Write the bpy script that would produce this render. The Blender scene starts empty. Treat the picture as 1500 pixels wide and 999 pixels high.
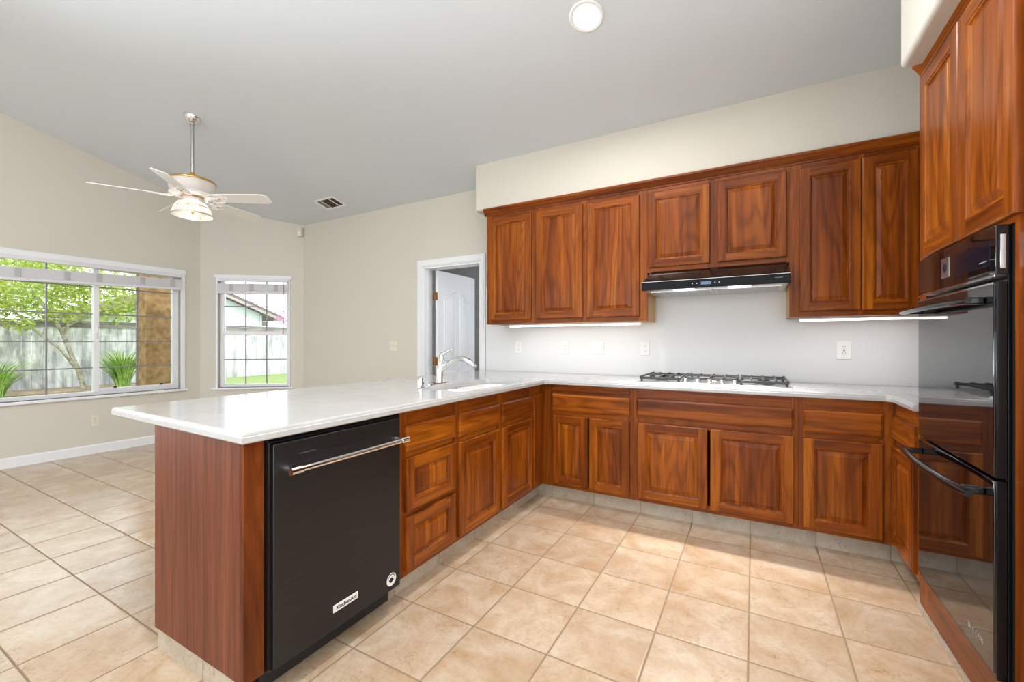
import bpy, bmesh, math, random
from mathutils import Vector, Matrix
random.seed(7)
C = bpy.context.scene.collection
PI = math.pi

# ------------------------------------------------------------------ camera
H = 1.195
cam_d = bpy.data.cameras.new('camera')
cam_d.sensor_width = 36.0
cam_d.lens = 631.6 / 1500 * 36.0
cam_d.shift_y = 1.3 / 1500
cam_d.clip_start = 0.05
cam = bpy.data.objects.new('camera', cam_d)
C.objects.link(cam)
cam.location = (0, 0, H)
cam.rotation_euler = (PI / 2, 0, math.radians(29.248))
sc = bpy.context.scene
sc.camera = cam

# ------------------------------------------------------------------ world, sun, lights, exposure
w = bpy.data.worlds.new('sky')
sc.world = w
w.use_nodes = True
nt = w.node_tree
bg = nt.nodes['Background']
bg.inputs['Color'].default_value = (0.90, 0.95, 1.0, 1)
bg.inputs['Strength'].default_value = 2.45

def lamp(name, kind, loc, energy, color=(1, 1, 1), rot=(0, 0, 0), size=1.0, size_y=None, spread=None):
    d = bpy.data.lights.new(name, kind)
    d.energy = energy
    d.color = color
    if kind == 'AREA':
        d.shape = 'RECTANGLE' if size_y else 'DISK'
        d.size = size
        if size_y:
            d.size_y = size_y
        if spread:
            d.spread = spread
    elif kind == 'SUN':
        d.angle = size
    else:
        d.shadow_soft_size = size
    o = bpy.data.objects.new(name, d)
    C.objects.link(o)
    o.location = loc
    o.rotation_euler = rot
    return o

lamp('sun', 'SUN', (0, 0, 10), 2.0, (1, 0.96, 0.88), (math.radians(38), 0, math.radians(62)), 0.02)
# added soft fill lamps out of view, standing in for daylight
lamp('fill_rear', 'AREA', (-2.6, -3.85, 1.5), 17, (0.86, 0.94, 1.0), (PI / 2, 0, math.radians(-10)), 4.6, 2.4)
lamp('fill_side', 'AREA', (-6.05, -1.0, 1.75), 225, (0.86, 0.94, 1.0), (PI / 2 + .21, 0, -PI / 2), 3.4, 1.8, math.radians(56))  # added fill towards the oven tower; the wall behind has no window
lamp('fill_right', 'AREA', (1.22, -1.4, 1.6), 56, (0.88, 0.95, 1.0), (PI / 2, 0, PI / 2), 2.6, 1.8)  # added fill for the peninsula fronts; no window in this wall

vs = sc.view_settings
vs.view_transform = 'Standard'
vs.look = 'None'
vs.exposure = 0.12
vs.gamma = 1.0
vs.use_curve_mapping = False
sc.cycles.use_denoising = True
sc.cycles.max_bounces = 8
sc.cycles.diffuse_bounces = 5
sc.cycles.transparent_max_bounces = 24
sc.cycles.sample_clamp_indirect = 6.0

# ------------------------------------------------------------------ materials
def mat(name):
    m = bpy.data.materials.new(name)
    m.use_nodes = True
    return m, m.node_tree, m.node_tree.nodes['Principled BSDF']

def plain(name, col, rough=0.5, metal=0.0, spec=0.5, coat=0.0):
    m, t, b = mat(name)
    b.inputs['Base Color'].default_value = (*col, 1)
    b.inputs['Roughness'].default_value = rough
    b.inputs['Metallic'].default_value = metal
    b.inputs['Specular IOR Level'].default_value = spec
    b.inputs['Coat Weight'].default_value = coat
    return m

def N(t, typ, **kw):
    n = t.nodes.new(typ)
    for k, v in kw.items():
        setattr(n, k, v)
    return n

def noise(t, vec, scale, detail=2.0, rough=0.5, dist=0.0):
    n = N(t, 'ShaderNodeTexNoise')
    n.inputs['Scale'].default_value = scale
    n.inputs['Detail'].default_value = detail
    n.inputs['Roughness'].default_value = rough
    n.inputs['Distortion'].default_value = dist
    t.links.new(vec, n.inputs['Vector'])
    return n.outputs['Fac']

def math_n(t, op, a, b=None, c=None):
    n = N(t, 'ShaderNodeMath', operation=op)
    for i, x in enumerate((a, b, c)):
        if x is None:
            continue
        if isinstance(x, (int, float)):
            n.inputs[i].default_value = x
        else:
            t.links.new(x, n.inputs[i])
    return n.outputs[0]

def ramp(t, fac, stops):
    n = N(t, 'ShaderNodeValToRGB')
    e = n.color_ramp.elements
    while len(e) > 1:
        e.remove(e[0])
    e[0].position = stops[0][0]
    e[0].color = (*stops[0][1], 1)
    for p, c in stops[1:]:
        x = e.new(p)
        x.color = (*c, 1)
    t.links.new(fac, n.inputs[0])
    return n.outputs[0]

def mix(t, fac, a, b, mode='MIX'):
    n = N(t, 'ShaderNodeMix', data_type='RGBA', blend_type=mode)
    for i, x in ((0, fac), (6, a), (7, b)):
        if isinstance(x, (int, float)):
            n.inputs[i].default_value = x
        elif isinstance(x, tuple):
            n.inputs[i].default_value = (*x, 1)
        else:
            t.links.new(x, n.inputs[i])
    return n.outputs[2]

def bump(t, b, h, strength, dist=0.002):
    n = N(t, 'ShaderNodeBump')
    n.inputs['Strength'].default_value = strength
    n.inputs['Distance'].default_value = dist
    t.links.new(h, n.inputs['Height'])
    t.links.new(n.outputs[0], b.inputs['Normal'])

def mapped(t, scale, rnd=True, world=False, off=0.0):
    if world:
        src = N(t, 'ShaderNodeNewGeometry').outputs['Position']
    else:
        src = N(t, 'ShaderNodeTexCoord').outputs['Object']
    if rnd:
        oi = N(t, 'ShaderNodeObjectInfo').outputs['Random']
        k = math_n(t, 'MULTIPLY_ADD', oi, 37.0, off)
        a = N(t, 'ShaderNodeVectorMath', operation='ADD')
        t.links.new(src, a.inputs[0])
        t.links.new(k, a.inputs[1])
        src = a.outputs[0]
    mp = N(t, 'ShaderNodeMapping')
    mp.inputs['Scale'].default_value = scale
    t.links.new(src, mp.inputs['Vector'])
    return mp.outputs[0]

def wood(name, axis, dark, mid, light, rings=26.0, across=5.0, along=0.55, ringmix=0.55, rough=0.3, off=0.0, coat=0.03, depth=0.5):
    m, t, b = mat(name)
    s = [across, depth if axis != 'y' else across, across]
    s['xyz'.index(axis)] = along
    v = mapped(t, s, off=off)
    n1 = noise(t, v, 1.0, 2.0, 0.45, 0.3)
    r = math_n(t, 'SINE', math_n(t, 'MULTIPLY', n1, rings))
    r = math_n(t, 'MULTIPLY_ADD', r, 0.5, 0.5)
    s2 = [150.0] * 3
    s2['xyz'.index(axis)] = 5.0
    fib = noise(t, mapped(t, s2, off=off), 1.0, 3.0, 0.6)
    s3 = [9.0] * 3
    s3['xyz'.index(axis)] = 0.5
    brd = noise(t, mapped(t, s3, off=off + 3.1), 1.0, 2.0, 0.5)
    base = ramp(t, brd, [(0.25, dark), (0.5, mid), (0.75, light)])
    rc = ramp(t, r, [(0.0, (0.22, 0.17, 0.15)), (0.30, (0.72, 0.68, 0.64)), (0.7, (1.08, 1.08, 1.08))])
    c1 = mix(t, ringmix, base, rc, 'MULTIPLY')
    fc = ramp(t, fib, [(0.3, (0.55, 0.5, 0.48)), (0.6, (1.05, 1.05, 1.05))])
    c2 = mix(t, 0.5, c1, fc, 'MULTIPLY')
    s4 = [46.0, 4.0 if axis != 'y' else 46.0, 46.0]
    s4['xyz'.index(axis)] = 1.6
    stk = noise(t, mapped(t, s4, off=off + 1.7), 1.0, 4.0, 0.65)
    sc_ = ramp(t, stk, [(0.34, (0.40, 0.32, 0.28)), (0.54, (1.0, 1.0, 1.0)), (0.70, (1.16, 1.18, 1.2))])
    c2 = mix(t, 0.62, c2, sc_, 'MULTIPLY')
    t.links.new(c2, b.inputs['Base Color'])
    b.inputs['Roughness'].default_value = rough
    b.inputs['Specular IOR Level'].default_value = 0.22
    b.inputs['Coat Weight'].default_value = coat
    b.inputs['Coat Roughness'].default_value = 0.15
    bump(t, b, fib, 0.08, 0.001)
    return m

WD, WM, WL = (0.12, 0.024, 0.0024), (0.26, 0.061, 0.0042), (0.43, 0.125, 0.0075)
W_V = wood('cherry_vertical', 'z', WD, WM, WL, rings=85, ringmix=0.28, off=0.0)
W_P = wood('cherry_panel', 'z', WD, WM, WL, rings=120, ringmix=0.36, across=3.4, along=0.5, off=11.0)
W_H = wood('cherry_horizontal', 'x', WD, WM, WL, rings=85, ringmix=0.28, off=5.0)
W_S = wood('cherry_slab', 'x', WD, WM, WL, rings=110, ringmix=0.36, off=8.0, across=4.5)
W_L = wood('cherry_laminate', 'z', (0.115, 0.030, 0.014), (0.16, 0.045, 0.021), (0.205, 0.062, 0.030), rings=60, ringmix=0.2, across=7.0, along=0.35, rough=0.42, coat=0.0)
W_VS = wood('cherry_stile', 'z', (.10, .021, .004), (.165, .037, .006), (.24, .06, .009), rings=85, ringmix=0.28, depth=5.0)
W_IN = plain('cabinet_melamine', (0.62, 0.36, 0.13), 0.4)
M_DARK = plain('dark_gap', (0.012, 0.008, 0.006), 0.8)

def paint(name, col, rough=0.6, bstr=0.25, scale=160):
    m, t, b = mat(name)
    b.inputs['Base Color'].default_value = (*col, 1)
    b.inputs['Roughness'].default_value = rough
    b.inputs['Specular IOR Level'].default_value = 0.3
    v = mapped(t, (1, 1, 1), rnd=False, world=True)
    bump(t, b, noise(t, v, scale, 3.0, 0.55), bstr, 0.003)
    return m

M_WALL = paint('wall_paint', (0.63, 0.60, 0.535))
M_CEIL = paint('ceiling_paint', (0.65, 0.69, 0.735), 0.7, 0.2, 120)
M_HALL = paint('hall_paint', (0.66, 0.66, 0.66))
M_TRIM = plain('trim_white', (0.80, 0.82, 0.85), 0.3)
M_VINYL = plain('vinyl_white', (0.80, 0.80, 0.83), 0.35)
M_MUNT = plain('muntin_grey', (0.22, 0.22, 0.24), 0.4)
M_WHITE = plain('white_plastic', (0.84, 0.84, 0.835), 0.35)
M_IVORY = plain('ivory_plastic', (0.72, 0.67, 0.56), 0.4)
M_SLOT = plain('outlet_slot', (0.05, 0.05, 0.05), 0.6)
M_CHROME = plain('chrome', (0.78, 0.79, 0.80), 0.06, 1.0)
M_STEEL = plain('brushed_steel', (0.62, 0.62, 0.63), 0.28, 1.0)
M_BRASS = plain('brass', (0.72, 0.45, 0.14), 0.22, 1.0)
M_HINGE = plain('antique_brass', (0.27, 0.13, 0.035), 0.4, 0.6)
M_BGLASS = plain('black_glass', (0.003, 0.003, 0.004), 0.03, 0.0, 0.6, 0.3)
M_BLACK = plain('black_enamel', (0.005, 0.005, 0.006), 0.15, 0.0, 0.35)
M_BLKM = plain('black_matte', (0.012, 0.012, 0.014), 0.5)
M_IRON = plain('cast_iron', (0.030, 0.030, 0.032), 0.45)
M_RUBBER = plain('grey_plastic', (0.30, 0.30, 0.30), 0.5)
M_SINK = plain('sink_white', (0.80, 0.80, 0.80), 0.12)
M_FANW = plain('fan_white', (0.86, 0.85, 0.84), 0.3)
M_FANP = plain('fan_motor', (0.70, 0.64, 0.61), 0.35)
M_TAPE = plain('ladder_tape', (0.45, 0.45, 0.47), 0.7)
M_BLIND = plain('blind_slat', (0.72, 0.72, 0.76), 0.45)
M_PAPER = plain('label_white', (0.80, 0.80, 0.78), 0.5)
M_INK = plain('label_ink', (0.01, 0.012, 0.03), 0.5)
M_INKR = plain('label_red', (0.5, 0.05, 0.05), 0.5)
M_VENTD = plain('duct_dark', (0.055, 0.045, 0.035), 0.8)

def bstainless():
    m, t, b = mat('black_stainless')
    v = mapped(t, (4, 3, 420), rnd=False)
    n = noise(t, v, 1.0, 2.0)
    c = ramp(t, n, [(0.3, (0.040, 0.040, 0.042)), (0.7, (0.052, 0.052, 0.055))])
    t.links.new(c, b.inputs['Base Color'])
    b.inputs['Metallic'].default_value = 0.85
    b.inputs['Roughness'].default_value = 0.36
    return m
M_BSS = bstainless()

def quartz():
    m, t, b = mat('white_solid_surface')
    v = mapped(t, (1, 1, 1), rnd=False, world=True)
    n = noise(t, v, 6.0, 4.0, 0.6, 0.5)
    c = ramp(t, n, [(0.3, (0.45, 0.45, 0.455)), (0.7, (0.51, 0.51, 0.515))])
    t.links.new(c, b.inputs['Base Color'])
    b.inputs['Roughness'].default_value = 0.11
    return m
M_QTZ = quartz()
M_SPLASH = plain('backsplash_white', (0.74, 0.745, 0.755), 0.3)

TILE = 0.3363
TOX, TOY = -4.05008 * TILE, 4.46659 * TILE

def tile_mat(name, axes, grout=0.0075, col=((0.44, 0.28, 0.155), (0.53, 0.395, 0.275), (0.61, 0.505, 0.395)), rough=0.22, grout_col=(0.25, 0.165, 0.095)):
    m, t, b = mat(name)
    pos = N(t, 'ShaderNodeNewGeometry').outputs['Position']
    sep = N(t, 'ShaderNodeSeparateXYZ')
    t.links.new(pos, sep.inputs[0])
    edge, cell = None, []
    for a in axes:
        o = TOX if a == 'X' else TOY
        q = math_n(t, 'DIVIDE', math_n(t, 'SUBTRACT', sep.outputs[a], o), TILE)
        fl = math_n(t, 'FLOOR', q)
        cell.append(fl)
        fr = math_n(t, 'SUBTRACT', q, fl)
        d = math_n(t, 'MINIMUM', fr, math_n(t, 'SUBTRACT', 1.0, fr))
        edge = d if edge is None else math_n(t, 'MINIMUM', edge, d)
    cmb = N(t, 'ShaderNodeCombineXYZ')
    for i, c in enumerate(cell):
        t.links.new(c, cmb.inputs[i])
    wn = N(t, 'ShaderNodeTexWhiteNoise', noise_dimensions='3D')
    t.links.new(cmb.outputs[0], wn.inputs[0])
    # each tile reads its own patch of the stone pattern
    off = N(t, 'ShaderNodeVectorMath', operation='MULTIPLY_ADD')
    t.links.new(wn.outputs['Color'], off.inputs[0])
    off.inputs[1].default_value = (9, 9, 9)
    t.links.new(pos, off.inputs[2])
    p = off.outputs[0]
    big = noise(t, p, 5.5, 5.0, 0.62, 0.6)
    c = ramp(t, big, [(0.25, col[0]), (0.50, col[1]), (0.75, col[2])])
    vein = noise(t, p, 14.0, 6.0, 0.72, 1.2)
    # fine crackle lines of the stone, broken up by a mask
    wob = N(t, 'ShaderNodeTexNoise')
    wob.inputs['Scale'].default_value = 16.0
    wob.inputs['Detail'].default_value = 4.0
    t.links.new(p, wob.inputs['Vector'])
    wv = N(t, 'ShaderNodeVectorMath', operation='MULTIPLY_ADD')
    t.links.new(wob.outputs['Color'], wv.inputs[0])
    wv.inputs[1].default_value = (.16, .16, .16)
    t.links.new(p, wv.inputs[2])
    vo = N(t, 'ShaderNodeTexVoronoi', feature='DISTANCE_TO_EDGE')
    vo.inputs['Scale'].default_value = 13.0
    t.links.new(wv.outputs[0], vo.inputs['Vector'])
    vc = ramp(t, vo.outputs['Distance'], [(0.0, (0.58, 0.46, 0.38)), (0.030, (1, 1, 1))])
    msk = noise(t, p, 7.0, 3.0)
    mm = math_n(t, 'MULTIPLY', ramp_f(t, msk, 0.50, 0.60), 0.6)
    c = mix(t, mm, c, vc, 'MULTIPLY')
    speck = noise(t, p, 60.0, 3.0, 0.7)
    c = mix(t, 0.30, c, ramp(t, speck, [(0.3, (0.72, 0.66, 0.62)), (0.55, (1.05, 1.05, 1.05))]), 'MULTIPLY')
    tint = math_n(t, 'MULTIPLY_ADD', wn.outputs['Value'], 0.12, 0.94)
    hs = N(t, 'ShaderNodeHueSaturation')
    t.links.new(tint, hs.inputs['Value'])
    t.links.new(c, hs.inputs['Color'])
    c = hs.outputs[0]
    g = math_n(t, 'LESS_THAN', edge, grout / TILE / 2)
    c = mix(t, g, c, grout_col)
    t.links.new(c, b.inputs['Base Color'])
    b.inputs['Specular IOR Level'].default_value = 1.0
    rr = math_n(t, 'MAXIMUM', rough, math_n(t, 'MULTIPLY', g, 0.85))
    t.links.new(rr, b.inputs['Roughness'])
    hgt = math_n(t, 'MULTIPLY', math_n(t, 'MINIMUM', edge, 0.03), 20.0)
    hgt = math_n(t, 'ADD', hgt, math_n(t, 'MULTIPLY', vein, 0.4))
    bump(t, b, hgt, 0.32, 0.0035)
    return m

def ramp_f(t, x, lo, hi):
    n = N(t, 'ShaderNodeMapRange')
    n.inputs['From Min'].default_value = lo
    n.inputs['From Max'].default_value = hi
    t.links.new(x, n.inputs['Value'])
    return n.outputs[0]

M_FLOOR = tile_mat('floor_tile', 'XY')
BASEC = ((0.36, 0.30, 0.235), (0.46, 0.395, 0.315), (0.55, 0.48, 0.40))
M_TOEX = tile_mat('base_tile_x', 'X', col=BASEC, grout=0.004)
M_TOEY = tile_mat('base_tile_y', 'Y', col=BASEC, grout=0.004)

def emit(name, col, s):
    m = bpy.data.materials.new(name)
    m.use_nodes = True
    t = m.node_tree
    t.nodes.clear()
    e = N(t, 'ShaderNodeEmission')
    e.inputs[0].default_value = (*col, 1)
    e.inputs[1].default_value = s
    o = N(t, 'ShaderNodeOutputMaterial')
    t.links.new(e.outputs[0], o.inputs[0])
    return m
M_LED = emit('led_white', (1, 0.98, 0.95), 5.0)
M_CAN = emit('can_lamp', (1, 0.99, 0.97), 6.0)
M_BULB = emit('bulb_warm', (1, 0.72, 0.38), 2.0)
M_DISP = emit('display_blue', (0.35, 0.5, 0.8), 0.55)
M_BTN = emit('button_white', (0.9, 0.95, 1), 0.8)

def glass(name, tint=(1, 1, 1), refl=1.0, rough=0.0):
    m = bpy.data.materials.new(name)
    m.use_nodes = True
    t = m.node_tree
    t.nodes.clear()
    tr = N(t, 'ShaderNodeBsdfTransparent')
    tr.inputs[0].default_value = (*tint, 1)
    gl = N(t, 'ShaderNodeBsdfGlossy')
    gl.inputs['Roughness'].default_value = rough
    fr = N(t, 'ShaderNodeFresnel')
    fr.inputs[0].default_value = 1.45
    f = math_n(t, 'MULTIPLY', fr.outputs[0], refl)
    mx = N(t, 'ShaderNodeMixShader')
    t.links.new(f, mx.inputs[0])
    t.links.new(tr.outputs[0], mx.inputs[1])
    t.links.new(gl.outputs[0], mx.inputs[2])
    o = N(t, 'ShaderNodeOutputMaterial')
    t.links.new(mx.outputs[0], o.inputs[0])
    return m
M_GLASS = glass('window_glass', (0.97, 0.98, 0.97), 0.8)
def shade_glass():
    m, t, b = mat('shade_glass')
    b.inputs['Base Color'].default_value = (0.93, 0.93, 0.93, 1)
    b.inputs['Roughness'].default_value = 0.15
    tr = N(t, 'ShaderNodeBsdfTransparent')
    tl = N(t, 'ShaderNodeBsdfTranslucent')
    tl.inputs[0].default_value = (0.95, 0.93, 0.9, 1)
    m1 = N(t, 'ShaderNodeMixShader')
    m1.inputs[0].default_value = 0.3
    m2 = N(t, 'ShaderNodeMixShader')
    m2.inputs[0].default_value = 0.5
    t.links.new(b.outputs[0], m1.inputs[1])
    t.links.new(tl.outputs[0], m1.inputs[2])
    t.links.new(m1.outputs[0], m2.inputs[1])
    t.links.new(tr.outputs[0], m2.inputs[2])
    t.links.new(m2.outputs[0], t.nodes['Material Output'].inputs[0])
    return m
M_SHADE = shade_glass()

def noisy(name, c0, c1, scale, rough=0.8, stretch=(1, 1, 1), bstr=0.0, lo=0.35, hi=0.65, c2=None, detail=4.0):
    m, t, b = mat(name)
    v = mapped(t, stretch, rnd=True)
    n = noise(t, v, scale, detail, 0.62)
    st = [(lo, c0), (hi, c1)]
    if c2:
        st.append((0.85, c2))
    t.links.new(ramp(t, n, st), b.inputs['Base Color'])
    b.inputs['Roughness'].default_value = rough
    b.inputs['Specular IOR Level'].default_value = 0.2
    if bstr:
        bump(t, b, n, bstr, 0.01)
    return m
M_FENCE = noisy('fence_weathered', (0.34, 0.345, 0.36), (0.78, 0.79, 0.81), 2.6, 0.85, (1, 2.2, 0.5), 0.2)
M_STUCCO = noisy('brown_stucco', (0.20, 0.11, 0.045), (0.42, 0.26, 0.12), 9.0, 0.9, (1, 1, 1), 0.5)
M_LAWN = noisy('lawn_green', (0.14, 0.22, 0.05), (0.30, 0.38, 0.12), 14.0, 0.9)
M_SOIL = noisy('soil', (0.22, 0.17, 0.11), (0.42, 0.35, 0.25), 6.0, 0.95)
M_BARK = noisy('bark', (0.22, 0.19, 0.15), (0.50, 0.46, 0.40), 9.0, 0.9)
M_BLADE = noisy('strap_leaf', (0.14, 0.27, 0.05), (0.42, 0.55, 0.18), 4.0, 0.5)
M_SIDING = noisy('siding_pale', (0.62, 0.70, 0.70), (0.74, 0.80, 0.80), 3.0, 0.6)
M_ROOF = noisy('roof_brown', (0.10, 0.075, 0.07), (0.22, 0.17, 0.16), 12.0, 0.9)
M_FASCIA = plain('fascia', (0.42, 0.36, 0.31), 0.7)

def leaf_mat(name, a, bcol, cc):
    m, t, b = mat(name)
    v = mapped(t, (1, 1, 1), rnd=False, world=True)
    n = noise(t, v, 7.0, 3.0, 0.6)
    c = ramp(t, n, [(0.3, a), (0.5, bcol), (0.7, cc)])
    t.links.new(c, b.inputs['Base Color'])
    b.inputs['Roughness'].default_value = 0.5
    tl = N(t, 'ShaderNodeBsdfTranslucent')
    t.links.new(c, tl.inputs[0])
    mx = N(t, 'ShaderNodeMixShader')
    mx.inputs[0].default_value = 0.4
    t.links.new(b.outputs[0], mx.inputs[1])
    t.links.new(tl.outputs[0], mx.inputs[2])
    t.links.new(mx.outputs[0], t.nodes['Material Output'].inputs[0])
    return m
M_LEAF = leaf_mat('leaf_green', (0.13, 0.23, 0.04), (0.42, 0.52, 0.10), (0.78, 0.80, 0.32))
M_PINK = leaf_mat('blossom_pink', (0.42, 0.10, 0.34), (0.62, 0.20, 0.52), (0.80, 0.42, 0.72))

# ------------------------------------------------------------------ mesh helpers
class MB:
    def __init__(s):
        s.v, s.f, s.m = [], [], []
    def add(s, verts, faces, mi=0):
        o = len(s.v)
        s.v += [tuple(p) for p in verts]
        s.f += [tuple(i + o for i in f) for f in faces]
        s.m += [mi] * len(faces)
    def box(s, x0, x1, y0, y1, z0, z1, mi=0):
        v = [(x, y, z) for z in (z0, z1) for y in (y0, y1) for x in (x0, x1)]
        s.add(v, [(0, 2, 3, 1), (4, 5, 7, 6), (0, 1, 5, 4), (2, 6, 7, 3), (0, 4, 6, 2), (1, 3, 7, 5)], mi)
    def prism(s, poly, vec, mi=0):
        n = len(poly)
        vec = Vector(vec)
        a = [Vector(p) for p in poly]
        s.add(a + [p + vec for p in a],
              [tuple(range(n - 1, -1, -1)), tuple(range(n, 2 * n))] + [(i, (i + 1) % n, n + (i + 1) % n, n + i) for i in range(n)], mi)
    def loft(s, rings, mi=0, cap0=True, cap1=True, closed=True):
        n = len(rings[0])
        v = [p for r in rings for p in r]
        f = []
        for k in range(len(rings) - 1):
            for i in range(n if closed else n - 1):
                j = (i + 1) % n
                f.append((k * n + i, k * n + j, (k + 1) * n + j, (k + 1) * n + i))
        if cap0:
            f.append(tuple(range(n - 1, -1, -1)))
        if cap1:
            b = (len(rings) - 1) * n
            f.append(tuple(range(b, b + n)))
        s.add(v, f, mi)
    def lathe(s, prof, c=(0, 0, 0), seg=24, mi=0, cap0=True, cap1=True, M=None):
        rings = []
        for r, z in prof:
            rg = []
            for i in range(seg):
                a = 2 * PI * i / seg
                p = Vector((r * math.cos(a), r * math.sin(a), z))
                if M is not None:
                    p = M @ p
                rg.append(p + Vector(c))
            rings.append(rg)
        s.loft(rings, mi, cap0, cap1)
    def tube(s, pts, rad, seg=10, mi=0, sq=None):
        pts = [Vector(p) for p in pts]
        if isinstance(rad, (int, float)):
            rad = [rad] * len(pts)
        rings = []
        up = Vector((0, 0, 1))
        for i, p in enumerate(pts):
            d = (pts[min(i + 1, len(pts) - 1)] - pts[max(i - 1, 0)]).normalized()
            a = d.cross(up)
            if a.length < 1e-3:
                a = d.cross(Vector((1, 0, 0)))
            a.normalize()
            b = a.cross(d).normalized()
            up = b
            rings.append([p + rad[i] * (math.cos(t) * a + math.sin(t) * b) for t in (2 * PI * k / seg for k in range(seg))])
        s.loft([r[::-1] for r in rings], mi)
    def build(s, name, mats, parent=None, bevel=0.0, seg=2, smooth=True, angle=35, loc=None, rot=None):
        me = bpy.data.meshes.new(name)
        me.from_pydata(s.v, [], s.f)
        if not isinstance(mats, (list, tuple)):
            mats = [mats]
        for m in mats:
            me.materials.append(m)
        me.polygons.foreach_set('material_index', s.m)
        bm = bmesh.new()
        bm.from_mesh(me)
        bmesh.ops.recalc_face_normals(bm, faces=bm.faces)
        bm.to_mesh(me)
        bm.free()
        if smooth:
            me.polygons.foreach_set('use_smooth', [True] * len(me.polygons))
            me.set_sharp_from_angle(angle=math.radians(angle))
        o = bpy.data.objects.new(name, me)
        C.objects.link(o)
        if parent:
            o.parent = parent
        if loc:
            o.location = loc
        if rot:
            o.rotation_euler = rot
        if bevel:
            bv = o.modifiers.new('bevel', 'BEVEL')
            bv.width = bevel
            bv.segments = seg
            bv.limit_method = 'ANGLE'
            bv.angle_limit = math.radians(40)
            bv.harden_normals = False
        return o

def tag(o, label, cat, group=None, kind=None):
    o['label'] = label
    o['category'] = cat
    if group:
        o['group'] = group
    if kind:
        o['kind'] = kind
    return o

def thing(name, label, cat, loc=(0, 0, 0), rz=0.0, group=None, kind=None):
    o = bpy.data.objects.new(name, None)
    o.empty_display_size = 0.05
    C.objects.link(o)
    o.location = loc
    o.rotation_euler = (0, 0, rz)
    return tag(o, label, cat, group, kind)

def bx(name, m, parent, *b, bevel=0.0):
    k = MB()
    k.box(*b)
    return k.build(name, m, parent, bevel)

def text_mesh(body, size, mi_mat, name, parent, loc, rot, shear=0.0, spacing=1.0, extrude=0.0004, bold=0.0):
    cu = bpy.data.curves.new('lettering', 'FONT')
    cu.body = body
    cu.size = size
    cu.align_x = 'CENTER'
    cu.align_y = 'CENTER'
    cu.extrude = extrude
    cu.offset = bold
    cu.shear = shear
    cu.space_character = spacing
    tmp = bpy.data.objects.new('lettering', cu)
    C.objects.link(tmp)
    dg = bpy.context.evaluated_depsgraph_get()
    me = bpy.data.meshes.new_from_object(tmp.evaluated_get(dg))
    bpy.data.objects.remove(tmp)
    bpy.data.curves.remove(cu)
    me.materials.clear()
    me.materials.append(mi_mat)
    o = bpy.data.objects.new(name, me)
    C.objects.link(o)
    o.parent = parent
    o.location = loc
    o.rotation_euler = rot
    return o

# ------------------------------------------------------------------ room shell
CEIL0, CS, YW = 2.735, 0.25, 3.63
RIDGE = -1.2
def cz(y):
    return CEIL0 + CS * (YW - max(y, RIDGE)) - (CS * (RIDGE - y) if y < RIDGE else 0)

def struct(o, label, cat):
    return tag(o, label, cat, None, 'structure')

k = MB(); k.box(-6.3, 1.45, -4.15, 3.75, -0.12, 0.0); k.box(-4.6, -0.6, 3.75, 6.2, -0.12, 0.0)
struct(k.build('floor', M_FLOOR, smooth=False), 'beige square stone-look ceramic tile floor', 'floor')

k = MB()
k.prism([(-6.45, 3.95, cz(3.95)), (-6.45, RIDGE, cz(RIDGE)), (-6.45, -4.3, cz(-4.3)), (-6.45, -4.3, cz(-4.3) + .15), (-6.45, RIDGE, cz(RIDGE) + .15), (-6.45, 3.95, cz(3.95) + .15)], (8.0, 0, 0))
struct(k.build('ceiling', M_CEIL, smooth=False), 'white sloped vaulted ceiling with light texture', 'ceiling')

# window wall (x = -6.16) with the big slider opening
XW = -6.16
WY0, WY1, WZ0, WZ1 = 1.10, 2.655, 0.62, 2.045
k = MB()
def wl(y0, y1, z0, z1=None):
    top0, top1 = (cz(y0) + .03, cz(y1) + .03) if z1 is None else (z1, z1)
    k.prism([(XW, y0, z0), (XW, y1, z0), (XW, y1, top1), (XW, y0, top0)], (-0.14, 0, 0))
wl(-4.0, RIDGE, 0); wl(RIDGE, WY0, 0); wl(WY1, 2.855, 0); wl(WY0, WY1, 0, WZ0); wl(WY0, WY1, WZ1)
struct(k.build('wall_left', M_WALL, smooth=False), 'beige painted wall around the wide slider window', 'wall')

# angled bay wall
A2, B2 = Vector((-6.16, 2.855, 0)), Vector((-5.19, 3.63, 0))
BD = (B2 - A2).normalized()
BN = Vector((-BD.y, BD.x, 0))       # pointing outdoors
BLEN = (B2 - A2).length
T0, T1, BZ0, BZ1 = 0.20, 1.065, 0.605, 2.03
def bp(t, z, d=0.0):
    return A2 + BD * t + BN * d + Vector((0, 0, z))
k = MB()
def wb(t0, t1, z0, z1=None):
    a, b = bp(t0, 0), bp(t1, 0)
    za, zb = (cz(a.y) + .03, cz(b.y) + .03) if z1 is None else (z1, z1)
    k.prism([bp(t0, z0), bp(t1, z0), bp(t1, zb), bp(t0, za)], BN * 0.14)
wb(0, T0, 0); wb(T1, BLEN, 0); wb(T0, T1, 0, BZ0); wb(T0, T1, BZ1)
struct(k.build('wall_bay', M_WALL, smooth=False), 'beige angled bay wall with the narrow sash window', 'wall')

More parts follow.
